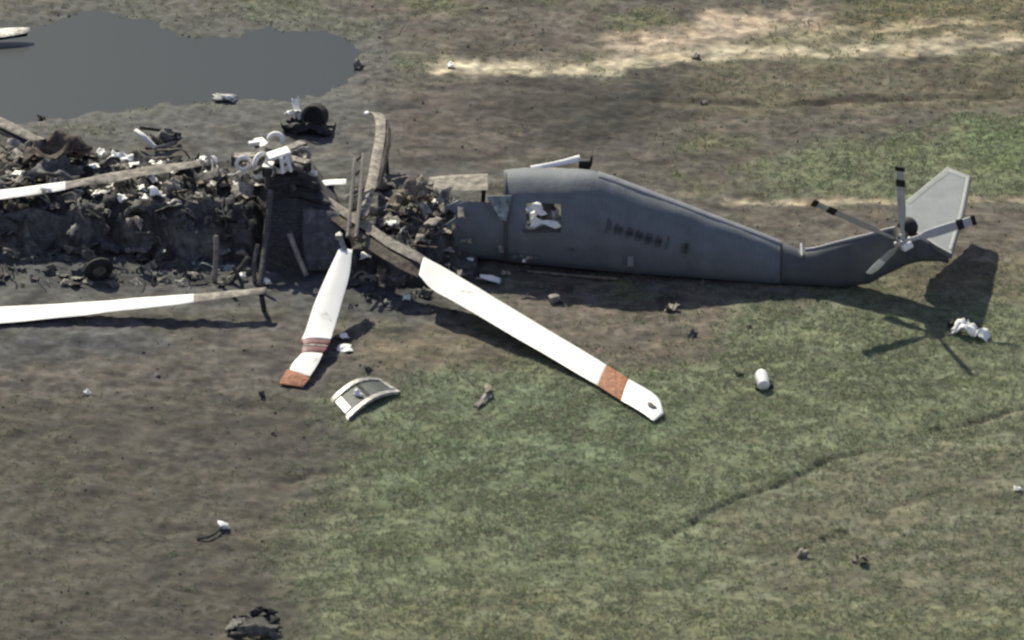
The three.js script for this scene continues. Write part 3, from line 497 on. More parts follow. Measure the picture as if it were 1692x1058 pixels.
// ------------------------------------------------------------------ burnt cabin
const cabin = thing('burnt_cabin', 'collapsed burnt out cabin of the helicopter heaped with charred metal and ash', 'wreckage', P(220, 410));
const MOUNDS = [ // [plan outline, height, softness, ]
  [tall([[-420, 290], [-60, 300], [120, 296], [300, 312], [430, 340], [450, 400], [420, 424], [240, 414], [60, 404], [-420, 410]]), 0.86, 34],
  [tall([[430, 350], [540, 340], [590, 370], [580, 420], [470, 426], [425, 420]]), 0.6, 40],
  [tall([[560, 352], [640, 340], [740, 352], [775, 390], [765, 436], [700, 452], [610, 444], [570, 420]]), 0.72, 60],
];
function moundAt(x, z) {
  const [px, py] = plan(x, z), w = fbm(x * 1.6, z * 1.6, 3, 21), w2 = fbm(x * 1.6, z * 1.6, 3, 22), n = fbm(x * 3, z * 3, 4, 23);
  let h = 0; for (const [poly, H, s] of MOUNDS) h = Math.max(h, H * smooth(-s, s * 0.7, polyDist(poly, px + 40 * w, py * 1.9 + 45 * w2)) * (0.88 + 0.5 * n));
  return h;
}
{ const x0 = P(-420, 300).x, x1 = P(790, 300).x, z0 = P(0, 280).z, z1 = P(0, 500).z, nx = 190, nz = 84, pos = [], idx = [];
  for (let j = 0; j <= nz; j++) for (let i = 0; i <= nx; i++) { const x = lerp(x0, x1, i / nx), z = lerp(z0, z1, j / nz), h = moundAt(x, z) + 0.035 * N3(x * 7, 0, z * 7); pos.push(x, h > 0.03 ? h : -0.2, z); if (i && j) { const k = j * (nx + 1) + i; idx.push(k - nx - 2, k - 1, k, k - nx - 2, k, k - nx - 1); } }
  const g = geoOf(pos, idx), col = new Float32Array(pos.length);
  for (let k = 0; k < pos.length; k += 3) { const a = smooth(-0.15, 0.15, fbm(pos[k] * 2.1, pos[k + 2] * 2.1, 4, 41)), b = smooth(0, 0.25, fbm(pos[k] * 3.3, pos[k + 2] * 3.3, 4, 42)); col.set([0, 1, 2].map(q => lerp(lerp([0.04, 0.042, 0.044][q], [0.17, 0.172, 0.168][q], a), [0.15, 0.125, 0.1][q], b * 0.45)), k); }
  g.setAttribute('color', new THREE.BufferAttribute(col, 3));
  part(cabin, 'charred_mass', g, mat(lin(1, 1, 1), 0.95, rep(sootTex, 0.9), { vertexColors: true, bumpMap: bumpTex, bumpScale: 0.02 }), 'black burnt mass of the collapsed cabin');
}
const surf = (px, py) => { const p = P(px, py, 0); const h = moundAt(p.x, p.z); p.y = Math.max(h, gh(p.x, p.z)); return p; };
rnd = mulberry(101);
const lib = {     // shapes shared between pieces
  panel: Array.from({ length: 9 }, () => sheet(1, rr(0.5, 1), 0.05, rr(0, 0.25), rr(0.05, 0.25), 5, 0.16)),
  tube: Array.from({ length: 8 }, () => bentTube(1, rr(0.02, 0.045))),
  rib: Array.from({ length: 5 }, () => rib(0.7, rr(0.6, 1.5))),
  lump: Array.from({ length: 7 }, () => sheet(0.8, 0.7, 0.2, rr(0.05, 0.3), rr(0.15, 0.35), 5, 0.2)),
  bracket: Array.from({ length: 4 }, () => bracket(0.9, rr(0.5, 0.9), 0.3, 0.05)),
};
const PAL = { top: [M.ashPale, M.ashPale, M.tan, M.tan, M.brown, M.char, M.whiteSmall, M.whiteSmall, M.alloy, M.burntBlade, M.ash], side: [M.charGreen, M.charBlue, M.char, M.ash, M.charBlue, M.char, M.charGreen], tan: [M.tan, M.tan, M.brown, M.ash, M.ashPale, M.burntBlade, M.char], low: [M.ash, M.charGreen, M.char, M.ashPale, M.charBlue, M.brown] };
const KN = { panel: 'torn_panel', tube: 'bent_tube', rib: 'frame_rib', lump: 'melted_lump', bracket: 'bracket' };
function scatter(parent, count, spot, pal, sizes, kinds, tilt = 0.7) {
  for (let i = 0; i < count; i++) {
    const p = spot(); if (!p) continue;
    const k = pick(kinds), s = rr(...sizes) * (k === 'tube' ? 1.9 : k === 'rib' ? 1.1 : 1);
    p.y += s * (k === 'rib' ? 0.05 : 0.08);
    piece(parent, KN[k], pick(lib[k]), pick(pal), p, [rr(-tilt, tilt), rr(0, 6.28), rr(-tilt, tilt)], [s, s, s]);
  }
}
const K1 = ['panel', 'panel', 'tube', 'lump', 'bracket', 'rib', 'panel', 'tube'];
scatter(cabin, 150, () => surf(rr(-230, 430), rr(310, 405)), PAL.top, [0.12, 0.4], K1, 0.4);
scatter(cabin, 120, () => surf(rr(-100, 430), rr(328, 380)), PAL.top, [0.1, 0.32], K1, 0.4);
scatter(cabin, 110, () => surf(rr(-200, 430), rr(322, 384)), [M.whiteSmall, M.ashPale, M.ashPale, M.alloy, M.whiteSmall, M.tan], [0.1, 0.22], ['panel', 'bracket', 'panel', 'tube'], 0.3);
scatter(cabin, 80, () => surf(rr(-200, 430), rr(396, 422)), PAL.side, [0.15, 0.5], K1);
scatter(cabin, 110, () => surf(rr(-60, 430), rr(415, 476)), PAL.low, [0.06, 0.26], ['panel', 'lump', 'tube', 'bracket']);
scatter(cabin, 30, () => surf(rr(600, 745), rr(365, 440)), [M.ashPale, M.tan, M.whiteSmall], [0.1, 0.2], ['panel', 'bracket', 'tube'], 0.3);
scatter(cabin, 130, () => surf(rr(590, 765), rr(352, 470)), PAL.tan, [0.1, 0.36], K1, 0.5);
scatter(cabin, 70, () => surf(rr(-40, 430), rr(424, 472)), [M.ashPale, M.charGreen, M.ash, M.teal, M.charGreen], [0.07, 0.24], ['panel', 'panel', 'bracket', 'tube'], 0.25);
scatter(cabin, 30, () => surf(rr(560, 760), rr(470, 520)), PAL.low, [0.06, 0.2], ['panel', 'lump', 'bracket']);
{ // things one can make out in the heap
  // charred side wall
  const wall = (pts, lab, m) => { const n = 8, pos = [], idx = []; const [a, b, H0, H1, lean] = pts; for (let i = 0; i <= n; i++) for (let j = 0; j <= 4; j++) { const f = i / n, p = a.clone().lerp(b, f), h = lerp(H0, H1, f) * (j / 4) * (j === 4 ? 1 + 0.25 * N3(f * 6, 4, H0) : 1); pos.push(p.x, h, p.z - lean * h + 0.06 * N3(f * 5, h * 4, H1 * 9)); pos.push(p.x, h, p.z - lean * h + 0.06 * N3(f * 5, h * 4, H1 * 9) - 0.03); }
    const K = (i, j, s) => (i * 5 + j) * 2 + s; for (let i = 0; i < n; i++) for (let j = 0; j < 4; j++) for (const s of [0, 1]) idx.push(K(i, j, s), K(i + 1, j, s), K(i + 1, j + 1, s), K(i, j, s), K(i + 1, j + 1, s), K(i, j + 1, s));
    for (let i = 0; i < n; i++) idx.push(K(i, 4, 0), K(i + 1, 4, 0), K(i + 1, 4, 1), K(i, 4, 0), K(i + 1, 4, 1), K(i, 4, 1));
    part(cabin, 'side_wall', geoOf(pos, idx), m, lab); };
  wall([P(244, 410), P(400, 416), 0.88, 0.85, 0.15], 'charred blue black side wall', M.charBlue);
  wall([P(-60, 408), P(120, 412), 0.75, 0.6, 0.2], 'buckled charred side wall', M.charBlue);
  wall([P(130, 412), P(236, 410), 0.55, 0.8, 0.25], 'buckled charred side wall', M.char);
  // standing posts
  for (const [a, b, r, m] of [[[354, 466, 0], [357, 390, 0.86], 0.05, M.ashPale], [[430, 474, 0], [447, 315, 1.3], 0.06, M.ash], [[506, 456, 0.12], [478, 386, 0.8], 0.05, M.ashPale], [[421, 470, 0], [426, 404, 0.75], 0.04, M.ash], [[382, 468, 0], [410, 425, 0.5], 0.04, M.ash], [[400, 470, 0], [384, 440, 0.35], 0.04, M.ash]]) {
    const A = P(...a), B = P(...b), mid = A.clone().lerp(B, 0.55).add(V(rr(-0.04, 0.04), 0, rr(-0.04, 0.04))); part(cabin, 'standing_post', tube([A, mid, B], r, 6, 8), m);
  }
  // wheel half buried in the ash
  const w = P(163, 446, 0.2);
  const tyre = part(cabin, 'wheel', boxUV(moved(new THREE.TorusGeometry(0.2, 0.085, 8, 18), w.x, 0.2, w.z, 0.35, 0.3, 0)), M.rubber, 'burnt landing wheel');
  part(tyre, 'rim', boxUV(moved(new THREE.CylinderGeometry(0.13, 0.13, 0.09, 14), w.x, 0.2, w.z, Math.PI / 2 + 0.35, 0, -0.3)), M.ash);
  // bright torn pieces picked out of the photograph, each on the heap where it lies
  for (const [px, py, h, wd, l, m] of [[30, 258, 0.9, 0.3, 0.3, M.ashPale], [20, 240, 0.9, 0.2, 0.25, M.ashPale], [168, 253, 1, 0.16, 0.16, M.whiteSmall], [190, 256, 1, 0.16, 0.14, M.whiteSmall], [208, 261, 1, 0.24, 0.2, M.whiteSmall], [195, 276, 1, 0.22, 0.14, M.ashPale], [258, 318, 0.95, 0.28, 0.3, M.whiteSmall], [202, 327, 0.95, 0.14, 0.16, M.whiteSmall], [238, 327, 0.95, 0.13, 0.16, M.whiteSmall], [284, 308, 1, 0.3, 0.26, M.ashPale], [335, 326, 0.9, 0.3, 0.16, M.ashPale], [345, 264, 1.1, 0.3, 0.14, M.whiteSmall], [398, 318, 1.1, 0.4, 0.3, M.ashPale], [222, 371, 0.7, 0.34, 0.16, M.ashPale], [30, 300, 0.9, 0.2, 0.2, M.ashPale], [52, 293, 0.9, 0.22, 0.26, M.ash], [75, 313, 1.0, 0.22, 0.12, M.whiteSmall], [125, 345, 0.8, 0.2, 0.2, M.charGreen], [165, 344, 0.8, 0.2, 0.15, M.ash], [120, 380, 0.55, 0.14, 0.4, M.charGreen], [130, 415, 0.3, 0.5, 0.14, M.charGreen], [250, 440, 0.15, 0.22, 0.12, M.ashPale], [108, 467, 0.06, 0.12, 0.12, M.ashPale], [18, 420, 0.2, 0.34, 0.12, M.ash], [604, 424, 0.35, 0.18, 0.2, M.whiteSmall], [646, 368, 0.75, 0.16, 0.2, M.whiteSmall], [694, 396, 0.6, 0.2, 0.2, M.ashPale], [702, 345, 0.85, 0.2, 0.3, M.ashPale], [716, 366, 0.8, 0.2, 0.4, M.ashPale], [668, 330, 0.9, 0.5, 0.35, M.tan], [630, 300, 0.9, 0.2, 0.16, M.ashPale], [400, 456, 0.08, 0.14, 0.12, M.whiteSmall], [440, 464, 0.08, 0.1, 0.16, M.whiteSmall], [672, 492, 0.06, 0.14, 0.12, M.whiteSmall], [640, 500, 0.04, 0.14, 0.1, M.ashPale], [700, 484, 0.06, 0.3, 0.14, M.charGreen]]) {
    const p = P(px, py, h); p.y = Math.max(h, 0.04); part(cabin, 'torn_panel', moved(sheet(wd, l, 0.03, rr(0.1, 0.5), rr(0.2, 0.5), 5), p.x, p.y, p.z, rr(-0.1, 0.6), rr(-0.6, 0.6), rr(-0.3, 0.3)), m);
  }
  // dark matted canopy lining at the top left
  part(cabin, 'charred_lining', moved(sheet(1.1, 0.7, 0.06, 0.12, 0.3, 8), ...P(95, 250, 1.0).toArray(), 0.1, 0.1, 0.08), M.brown, 'matted dark brown charred lining');
  part(cabin, 'charred_lining', moved(sheet(0.9, 0.5, 0.05, 0.12, 0.3, 8), ...P(90, 285, 1.0).toArray(), 0.25, -0.2, 0.05), M.charBlue, 'scorched blue grey lining');
  // ring frame at the break before the tail
  const z = ZA(700) - 0.15, rf = []; for (let k = 0; k <= 12; k++) { const a = -0.6 + 2.6 * k / 12; rf.push(V(xAt(694) + 0.58 * Math.cos(a) + 0.02 * N3(k, 1, 1), 0.6 + 0.58 * Math.sin(a), z + 0.35 - 0.25 * k / 12)); }
  part(cabin, 'ring_frame', tube(rf, 0.04, 5, 30), M.tan, 'tan scorched ring frame at the break');
  rf.forEach((p, k) => { if (k % 2) part(cabin, 'torn_panel', moved(sheet(rr(0.25, 0.4), rr(0.25, 0.4), 0.03, 0.3, 0.5, 5, 0.2), p.x + rr(-0.1, 0.1), p.y, p.z + rr(-0.1, 0.2), rr(-0.4, 0.8), rr(0, 3), rr(-0.5, 0.5)), pick([M.tan, M.ashPale, M.burntBlade])); });
  // lattice beam beside the bent blade
  const lb = (px, py, h) => P(px, py, h); const railA = [lb(574, 392, 1.0), lb(580, 330, 1.3), lb(586, 262, 1.6)], railB = [lb(588, 392, 1.0), lb(594, 330, 1.3), lb(600, 255, 1.6)];
  const lt = part(cabin, 'lattice_beam', tube(railA, 0.04, 5, 8), M.ashPale, 'pale upright lattice beam'); part(lt, 'rail', tube(railB, 0.04, 5, 8), M.ashPale);
  for (const f of [0.12, 0.34, 0.56, 0.78, 0.95]) part(lt, 'rung', tube([new THREE.CatmullRomCurve3(railA).getPoint(f), new THREE.CatmullRomCurve3(railB).getPoint(Math.min(1, f + 0.06))], 0.025, 5, 2), M.ash);
}
{ // transmission deck standing under the rotor head
  const t = thing('transmission_deck', 'black charred block standing under the rotor head between two white blades', 'wreckage', P(495, 470));
  // leaning faceted housing
  const F = [[432, 448, 0], [556, 448, 0], [566, 412, 0.42], [560, 352, 1.0], [524, 306, 1.26], [446, 304, 1.26], [436, 380, 0.62]].map(a => P(...a));
  const back = F.map((p, i) => V(p.x + (i > 2 && i < 5 ? -0.1 : 0.05), p.y * 0.97, p.z - 1.0)), pos = [], idx = [];
  const mid = V(0, 0, 0); F.forEach(p => mid.addScaledVector(p, 1 / F.length)); mid.z += 0.12;
  const bm = mid.clone().add(V(0, 0, -1.1));
  [...F, ...back, mid, bm].forEach(p => pos.push(p.x, p.y, p.z));
  for (let i = 0; i < 7; i++) { const j = (i + 1) % 7; idx.push(14, i, j, 15, 7 + j, 7 + i, i, 7 + i, 7 + j, i, 7 + j, j); }
  const g0 = geoOf(pos, idx).toNonIndexed(); g0.computeVertexNormals();
  part(t, 'deck_housing', g0, M.char, 'smooth black charred housing');
  part(t, 'fire_wall', bladeGeo([[[500, 345, 1.03], [560, 350, 1.03], 0.06], [[498, 396, 0.6], [564, 400, 0.6], 0.08], [[505, 446, 0.1], [552, 447, 0.1], 0.06]], 4, 0.05), M.charBlue, 'blue black scorched panel');
  for (const [a, b, c] of [[[446, 308, 1.29], [485, 300, 1.33], [526, 310, 1.27]], [[440, 330, 1.03], [490, 322, 1.13], [545, 338, 1.05]]]) part(t, 'deck_beam', tube([P(...a), P(...b), P(...c)], 0.07, 6, 10), M.char);
  part(t, 'mast_collar', boxUV(moved(new THREE.CylinderGeometry(0.26, 0.34, 0.35, 16), ...P(470, 300, 1.23).toArray())), M.char);
  part(t, 'broken_pipe', tube([P(476, 322, 1.08), P(486, 312, 1.23), P(482, 305, 1.33)], 0.05, 7, 8), M.ash);
  part(t, 'white_strip', bladeGeo([[[524, 300, 1.13], [524, 310, 1.11], 0.05], [[545, 297, 1.13], [545, 306, 1.11], 0.05], [[572, 296, 1.13], [572, 305, 1.11], 0.05]], 4, 0.01), M.whiteSmall, 'bright white strip');
  part(t, 'strip_mount', tube([P(548, 306, 1.08), P(546, 320, 0.98), P(540, 345, 0.83)], 0.05, 6, 6), M.black);
}
{ // rotor head
  const c = P(452, 262, 1.6), t = thing('rotor_hub_assembly', 'pale metal main rotor head with ring fittings on top of the wreck', 'rotor head', V(c.x, 1.1, c.z));
  const hub = part(t, 'mast', boxUV(moved(new THREE.CylinderGeometry(0.13, 0.18, 0.7, 16), c.x, 1.35, c.z)), M.ash);
  part(t, 'hub_plate', mm([moved(new THREE.CylinderGeometry(0.34, 0.36, 0.07, 20), c.x, 1.7, c.z), moved(new THREE.CylinderGeometry(0.3, 0.3, 0.06, 20), c.x, 1.5, c.z), moved(new THREE.CylinderGeometry(0.16, 0.2, 0.22, 16), c.x, 1.76, c.z)].map(g => boxUV(g))), M.ash);
  for (let k = 0; k < 5; k++) {
    const a = 0.5 + k * Math.PI * 2 / 5, dx = Math.cos(a), dz = Math.sin(a), L = k === 1 ? 0.36 : 0.5;
    const arm = part(t, 'blade_arm', mm([-0.07, 0.09].map(dy => boxUV(moved(new RoundedBoxGeometry(L, 0.045, 0.2, 2, 0.02), c.x + dx * (0.25 + L / 2), 1.6 + dy, c.z + dz * (0.25 + L / 2), 0, -a, 0)))), k % 2 ? M.whiteSmall : M.ashPale);
    part(arm, 'bearing', boxUV(moved(new THREE.CylinderGeometry(0.1, 0.1, 0.2, 12), c.x + dx * (0.2 + L), 1.61, c.z + dz * (0.2 + L))), M.char);
    part(t, 'damper', tube([V(c.x + Math.cos(a + 0.4) * 0.3, 1.64, c.z + Math.sin(a + 0.4) * 0.3), V(c.x + Math.cos(a + 0.25) * 0.75, 1.64, c.z + Math.sin(a + 0.25) * 0.75)], 0.05, 8, 4), k % 2 ? M.ash : M.ashPale);
    part(t, 'pitch_rod', tube([V(c.x + dx * 0.25, 1.15, c.z + dz * 0.25), V(c.x + Math.cos(a - 0.3) * 0.42, 1.58, c.z + Math.sin(a - 0.3) * 0.42)], 0.025, 6, 3), M.alloy);
  }
  { const q = P(460, 254, 1.9), g = [moved(new RoundedBoxGeometry(0.44, 0.07, 0.24, 2, 0.03), q.x, q.y, q.z, 0.2, 0.35, 0.12)]; for (const [dx, dz] of [[-0.2, 0.02], [0.17, 0.1], [0.06, 0.16], [0.2, -0.1]]) g.push(moved(new RoundedBoxGeometry(0.07, 0.32, 0.06, 2, 0.025), q.x + dx * 1.15, q.y - 0.17, q.z + dz, -dz * 1.5, 0, dx * 1.6));
    part(t, 'hub_cover', mm(g.map(a => boxUV(a))), M.whiteSmall, 'bright white four legged hub cover'); }
  // cuffs with round eyes
  for (const [px, py, R, r, m, ry, rx] of [[402, 270, 0.13, 0.04, M.whiteSmall, 0.2, 0.1], [430, 268, 0.16, 0.05, M.whiteSmall, 0.9, 0], [462, 268, 0.17, 0.055, M.whiteSmall, -0.1, -0.3], [502, 254, 0.11, 0.045, M.alloy, -0.3, 0.1], [455, 232, 0.13, 0.045, M.whiteSmall, 0, -0.6]]) {
    const p = P(px, py, 1.65); part(t, 'cuff_ring', boxUV(moved(new THREE.TorusGeometry(R, r, 7, 18), p.x, 1.65, p.z, rx, ry, 0)), m);
  }
  for (const [px, py, h, w, d, a, m] of [[420, 237, 1.70, 0.22, 0.1, 0.1, M.whiteSmall], [516, 286, 1.35, 0.2, 0.1, -0.6, M.whiteSmall], [500, 281, 1.40, 0.24, 0.08, 0, M.ashPale], [430, 291, 1.35, 0.22, 0.1, 0.1, M.whiteSmall], [456, 250, 1.80, 0.26, 0.16, 0, M.whiteSmall], [470, 262, 1.80, 0.12, 0.24, 0, M.whiteSmall]]) {
    const p = P(px, py, h); part(t, 'fitting', boxUV(moved(new RoundedBoxGeometry(w, 0.09, d, 2, 0.025), p.x, p.y, p.z, 0.1, a, 0.08)), m);
  }
}

// ------------------------------------------------------------------ loose wreckage on the ground
rnd = mulberry(505);
{ const p = onGround(505, 212), t = thing('burnt_engine', 'black burnt drum shaped engine part with white torn pieces behind the rotor head', 'engine', p);
  part(t, 'drum', boxUV(moved(new THREE.CylinderGeometry(0.23, 0.25, 0.3, 18), p.x + 0.17, p.y + 0.26, p.z, Math.PI / 2 - 0.3, 0, 0.25)), M.rubber, 'round black drum');
  part(t, 'drum_rim', boxUV(moved(new THREE.TorusGeometry(0.21, 0.03, 6, 18), p.x + 0.15, p.y + 0.3, p.z + 0.15, -0.3, 0.25, 0)), M.char);
  part(t, 'casing', mm([chunk(0.28, 0.5), moved(chunk(0.2, 0.6), 0.3, -0.02, 0.1), moved(chunk(0.2, 0.5), -0.25, 0, 0.05)]).translate(p.x - 0.02, p.y + 0.12, p.z + 0.1), M.black);
  part(t, 'white_shard', moved(sheet(0.3, 0.14, 0.02, 0.3, 0.4, 5), p.x - 0.25, p.y + 0.32, p.z, 0.3, 0, 0.2), M.whiteSmall);
  part(t, 'white_shard', moved(sheet(0.14, 0.4, 0.02, 0.2, 0.4, 5), p.x - 0.17, p.y + 0.38, p.z - 0.1, 0.9, 0.2, 0.5), M.whiteSmall);
  part(t, 'bent_pipe', tube([V(p.x + 0.3, p.y + 0.1, p.z + 0.1), V(p.x + 0.5, p.y + 0.08, p.z + 0.1), V(p.x + 0.55, p.y + 0.03, p.z - 0.2)], 0.03, 6, 8), M.ash);
  part(t, 'support_leg', tube([V(p.x - 0.15, p.y + 0.1, p.z + 0.15), V(p.x - 0.22, p.y - 0.02, p.z + 0.35)], 0.03, 6, 3), M.ash); }
{ const p = onGround(258, 250), t = thing('bent_seat_wreckage', 'bent pale metal frame lying behind the cabin near the water', 'frame', p);
  const q = (px, py, h) => { const a = P(px, py, h); a.y += p.y; return a; };
  part(t, 'side_rail', tube([q(224, 216, 0.3), q(238, 226, 0.28), q(256, 244, 0.1)], 0.05, 7, 10), M.whiteSmall, 'white tube');
  part(t, 'side_rail', tube([q(230, 210, 0.3), q(262, 214, 0.25), q(298, 222, 0.06)], 0.04, 7, 10), M.ash);
  part(t, 'cross_bar', tube([q(256, 244, 0.1), q(276, 240, 0.12), q(294, 228, 0.1)], 0.045, 7, 10), M.ashPale);
  part(t, 'cross_bar', tube([q(248, 222, 0.26), q(262, 232, 0.2), q(272, 243, 0.1)], 0.03, 7, 8), M.ash);
  part(t, 'torn_seat', moved(sheet(0.42, 0.3, 0.02, 0.2, 0.35, 6), ...q(268, 228, 0.16).toArray(), 0.3, 0.4, 0.1), M.ash);
  part(t, 'black_pad', moved(sheet(0.22, 0.16, 0.05, 0.2, 0.3, 5), ...q(285, 228, 0.16).toArray(), 0.3, 0.4, 0.1), M.black);
  part(t, 'foot_bar', tube([q(232, 262, 0.06), q(262, 263, 0.05), q(300, 258, 0.05)], 0.035, 6, 8), M.brown); }
{ // curved window panel on the grass
  const p = onGround(602, 664), t = thing('fallen_window', 'curved pale window panel with dark pane lying on the grass in front', 'panel', p);
  const C = [[546, 662], [576, 696], [662, 652], [628, 630]].map(([a, b]) => P(a, b, 0)), base = p.y + 0.03;
  const at = (u, v, dy) => { const a = C[0].clone().lerp(C[3], u), b = C[1].clone().lerp(C[2], u), q = a.lerp(b, v); q.y = base + 0.13 * Math.sin(Math.PI * u) * (1 - 0.3 * v) + dy; q.z -= 0.1 * Math.sin(Math.PI * u); return q; };
  const strip = (u0, u1, v0, v1, dy, th, n = 8) => { const pos = [], idx = []; for (let i = 0; i <= n; i++) for (let j = 0; j <= n; j++) { for (const s of [0, -th]) { const q = at(lerp(u0, u1, i / n), lerp(v0, v1, j / n), dy + s); pos.push(q.x, q.y, q.z); } }
    const K = (i, j, s) => (i * (n + 1) + j) * 2 + s; for (let i = 0; i < n; i++) for (let j = 0; j < n; j++) for (const s of [0, 1]) idx.push(K(i, j, s), K(i + 1, j, s), K(i + 1, j + 1, s), K(i, j, s), K(i + 1, j + 1, s), K(i, j + 1, s));
    for (let i = 0; i < n; i++) for (const e of [0, n]) { idx.push(K(i, e, 0), K(i + 1, e, 0), K(i + 1, e, 1), K(i, e, 0), K(i + 1, e, 1), K(i, e, 1)); idx.push(K(e, i, 0), K(e, i + 1, 0), K(e, i + 1, 1), K(e, i, 0), K(e, i + 1, 1), K(e, i, 1)); }
    return geoOf(pos, idx); };
  part(t, 'frame', mm([strip(0, 1, 0, 0.17, 0.02, 0.05), strip(0, 1, 0.83, 1, 0.02, 0.05), strip(0, 0.14, 0.17, 0.83, 0.02, 0.05), strip(0.9, 1, 0.17, 0.83, 0.02, 0.05)]), M.alloy, 'pale curved frame');
  part(t, 'pane', strip(0.14, 0.9, 0.17, 0.83, -0.005, 0.015), mat(lin(0.06, 0.075, 0.072), 0.65, rep(sootTex, 1.2)), 'dull dark pane');
  part(t, 'broken_fitting', boxUV(moved(chunk(0.09, 0.7), ...at(0.34, 0.55, 0.04).toArray())), M.whiteSmall, 'white broken fitting');
  part(t, 'pane_bar', strip(0.44, 0.49, 0.17, 0.83, 0.004, 0.02, 4), M.char);
}
function debris(name, label, category, px, py, build) { const p = onGround(px, py, 0.0), t = thing(name, label, category, p, undefined); build(t, p); }
const bits = [
  ['white_canister', 'small white canister lying on the grass right of the long blade tip', 'canister', 1259, 640, (t, p) => {
    part(t, 'body', boxUV(moved(new THREE.LatheGeometry([[0, 0], [0.09, 0], [0.115, 0.03], [0.115, 0.32], [0.09, 0.37], [0.05, 0.4], [0, 0.41]].map(a => new THREE.Vector2(...a)), 16), p.x + 0.03, p.y + 0.12, p.z + 0.16, -Math.PI / 2 + 0.25, 0, 0.12)), M.whiteSmall);
    part(t, 'strap', boxUV(moved(new THREE.TorusGeometry(0.117, 0.012, 5, 18), p.x + 0.02, p.y + 0.13, p.z + 0.06, 0.25, 0, 0)), M.ash);
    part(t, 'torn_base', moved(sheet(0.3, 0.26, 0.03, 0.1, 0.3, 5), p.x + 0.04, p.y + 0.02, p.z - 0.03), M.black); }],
  ['white_fairing', 'white torn fairing piece lying beside the shadow of the tail rotor', 'fairing', 1600, 552, (t, p) => {
    part(t, 'shell', moved(sheet(0.42, 0.3, 0.03, 0.7, 0.2, 7), p.x - 0.08, p.y + 0.08, p.z, 0.2, -0.35, 0), M.whiteSmall);
    part(t, 'shell_end', moved(sheet(0.26, 0.24, 0.03, 0.6, 0.25, 6), p.x + 0.24, p.y + 0.06, p.z + 0.18, 0.2, -0.3, -0.1), M.whiteSmall);
    part(t, 'dark_scrap', moved(sheet(0.3, 0.12, 0.02, 0.2, 0.3, 5), p.x - 0.22, p.y + 0.1, p.z - 0.16, 0.5, -0.4, 0.2), M.black); }],  // black sheet at the far left of the shell
  ['equipment_box', 'small pale box lying against the near side of the tail', 'box', 916, 499, (t, p) => {
    part(t, 'case', boxUV(moved(new RoundedBoxGeometry(0.2, 0.14, 0.16, 2, 0.03), p.x, p.y + 0.08, p.z, 0, 0.3, 0.1)), M.ashPale);
    part(t, 'cable', tube([V(p.x + 0.08, p.y + 0.06, p.z + 0.05), V(p.x + 0.18, p.y + 0.02, p.z + 0.12), V(p.x + 0.14, p.y + 0.02, p.z + 0.24)], 0.02, 5, 8), M.char); }],
  ['torn_sheet', 'crumpled pale metal strip on the grass between the window panel and the long blade', 'scrap', 799, 664, (t, p) => {
    part(t, 'strip', moved(sheet(0.13, 0.5, 0.012, 0.2, 0.4, 6), p.x, p.y + 0.06, p.z, 0.1, -0.5, 0.1), M.ashPale);
    part(t, 'curled_end', moved(sheet(0.12, 0.4, 0.012, 0.4, 0.3, 5), p.x + 0.08, p.y + 0.08, p.z - 0.35, -0.2, 0.1, 0.2), M.tan); }],
  ['bent_rod', 'bent pale rod with a white knob on the bare ground low at the left', 'rod', 352, 890, (t, p) => {
    part(t, 'rod', tube([V(p.x - 0.28, p.y + 0.03, p.z + 0.08), V(p.x - 0.05, p.y + 0.05, p.z + 0.02), V(p.x + 0.16, p.y + 0.08, p.z - 0.3)], 0.028, 6, 10), M.ash);
    part(t, 'knob', boxUV(moved(chunk(0.09, 0.8), p.x + 0.19, p.y + 0.08, p.z - 0.34)), M.whiteSmall); }],
  ['open_casing', 'dark hollow casing with a pale rim at the bottom edge', 'casing', 424, 1036, (t, p) => {
    part(t, 'hollow', moved(sheet(0.6, 0.5, 0.05, -0.1, 0.15, 6, 0.2), p.x, p.y + 0.06, p.z), M.black, 'black sheet standing for the shaded inside');  // black sheet paints the shade inside the casing
    part(t, 'torn_rim', moved(sheet(0.75, 0.2, 0.04, 0.25, 0.25, 6, 0.14), p.x, p.y + 0.08, p.z + 0.34, 0.1, 0.1, 0), M.ash);
    part(t, 'torn_rim', moved(sheet(0.25, 0.4, 0.04, 0.25, 0.25, 6, 0.14), p.x - 0.36, p.y + 0.08, p.z + 0.1, 0, -0.3, 0.2), M.ash);
    part(t, 'torn_rim', moved(sheet(0.4, 0.12, 0.04, 0.25, 0.25, 6, 0.14), p.x + 0.1, p.y + 0.1, p.z - 0.3, 0.2, 0.1, 0), M.char);
    part(t, 'loose_strap', tube([V(p.x - 0.3, p.y + 0.05, p.z + 0.1), V(p.x, p.y + 0.09, p.z + 0.32), V(p.x + 0.35, p.y + 0.04, p.z + 0.25)], 0.025, 5, 10), M.ash); }],
  ['pale_sheet', 'pale flat sheet lying at the near edge of the water', 'sheet', 371, 161, (t, p) => {
    part(t, 'sheet_skin', moved(sheet(0.42, 0.3, 0.02, 0.1, 0.15, 6), p.x, p.y + 0.07, p.z, 0, -0.3, 0), M.stabEdge);
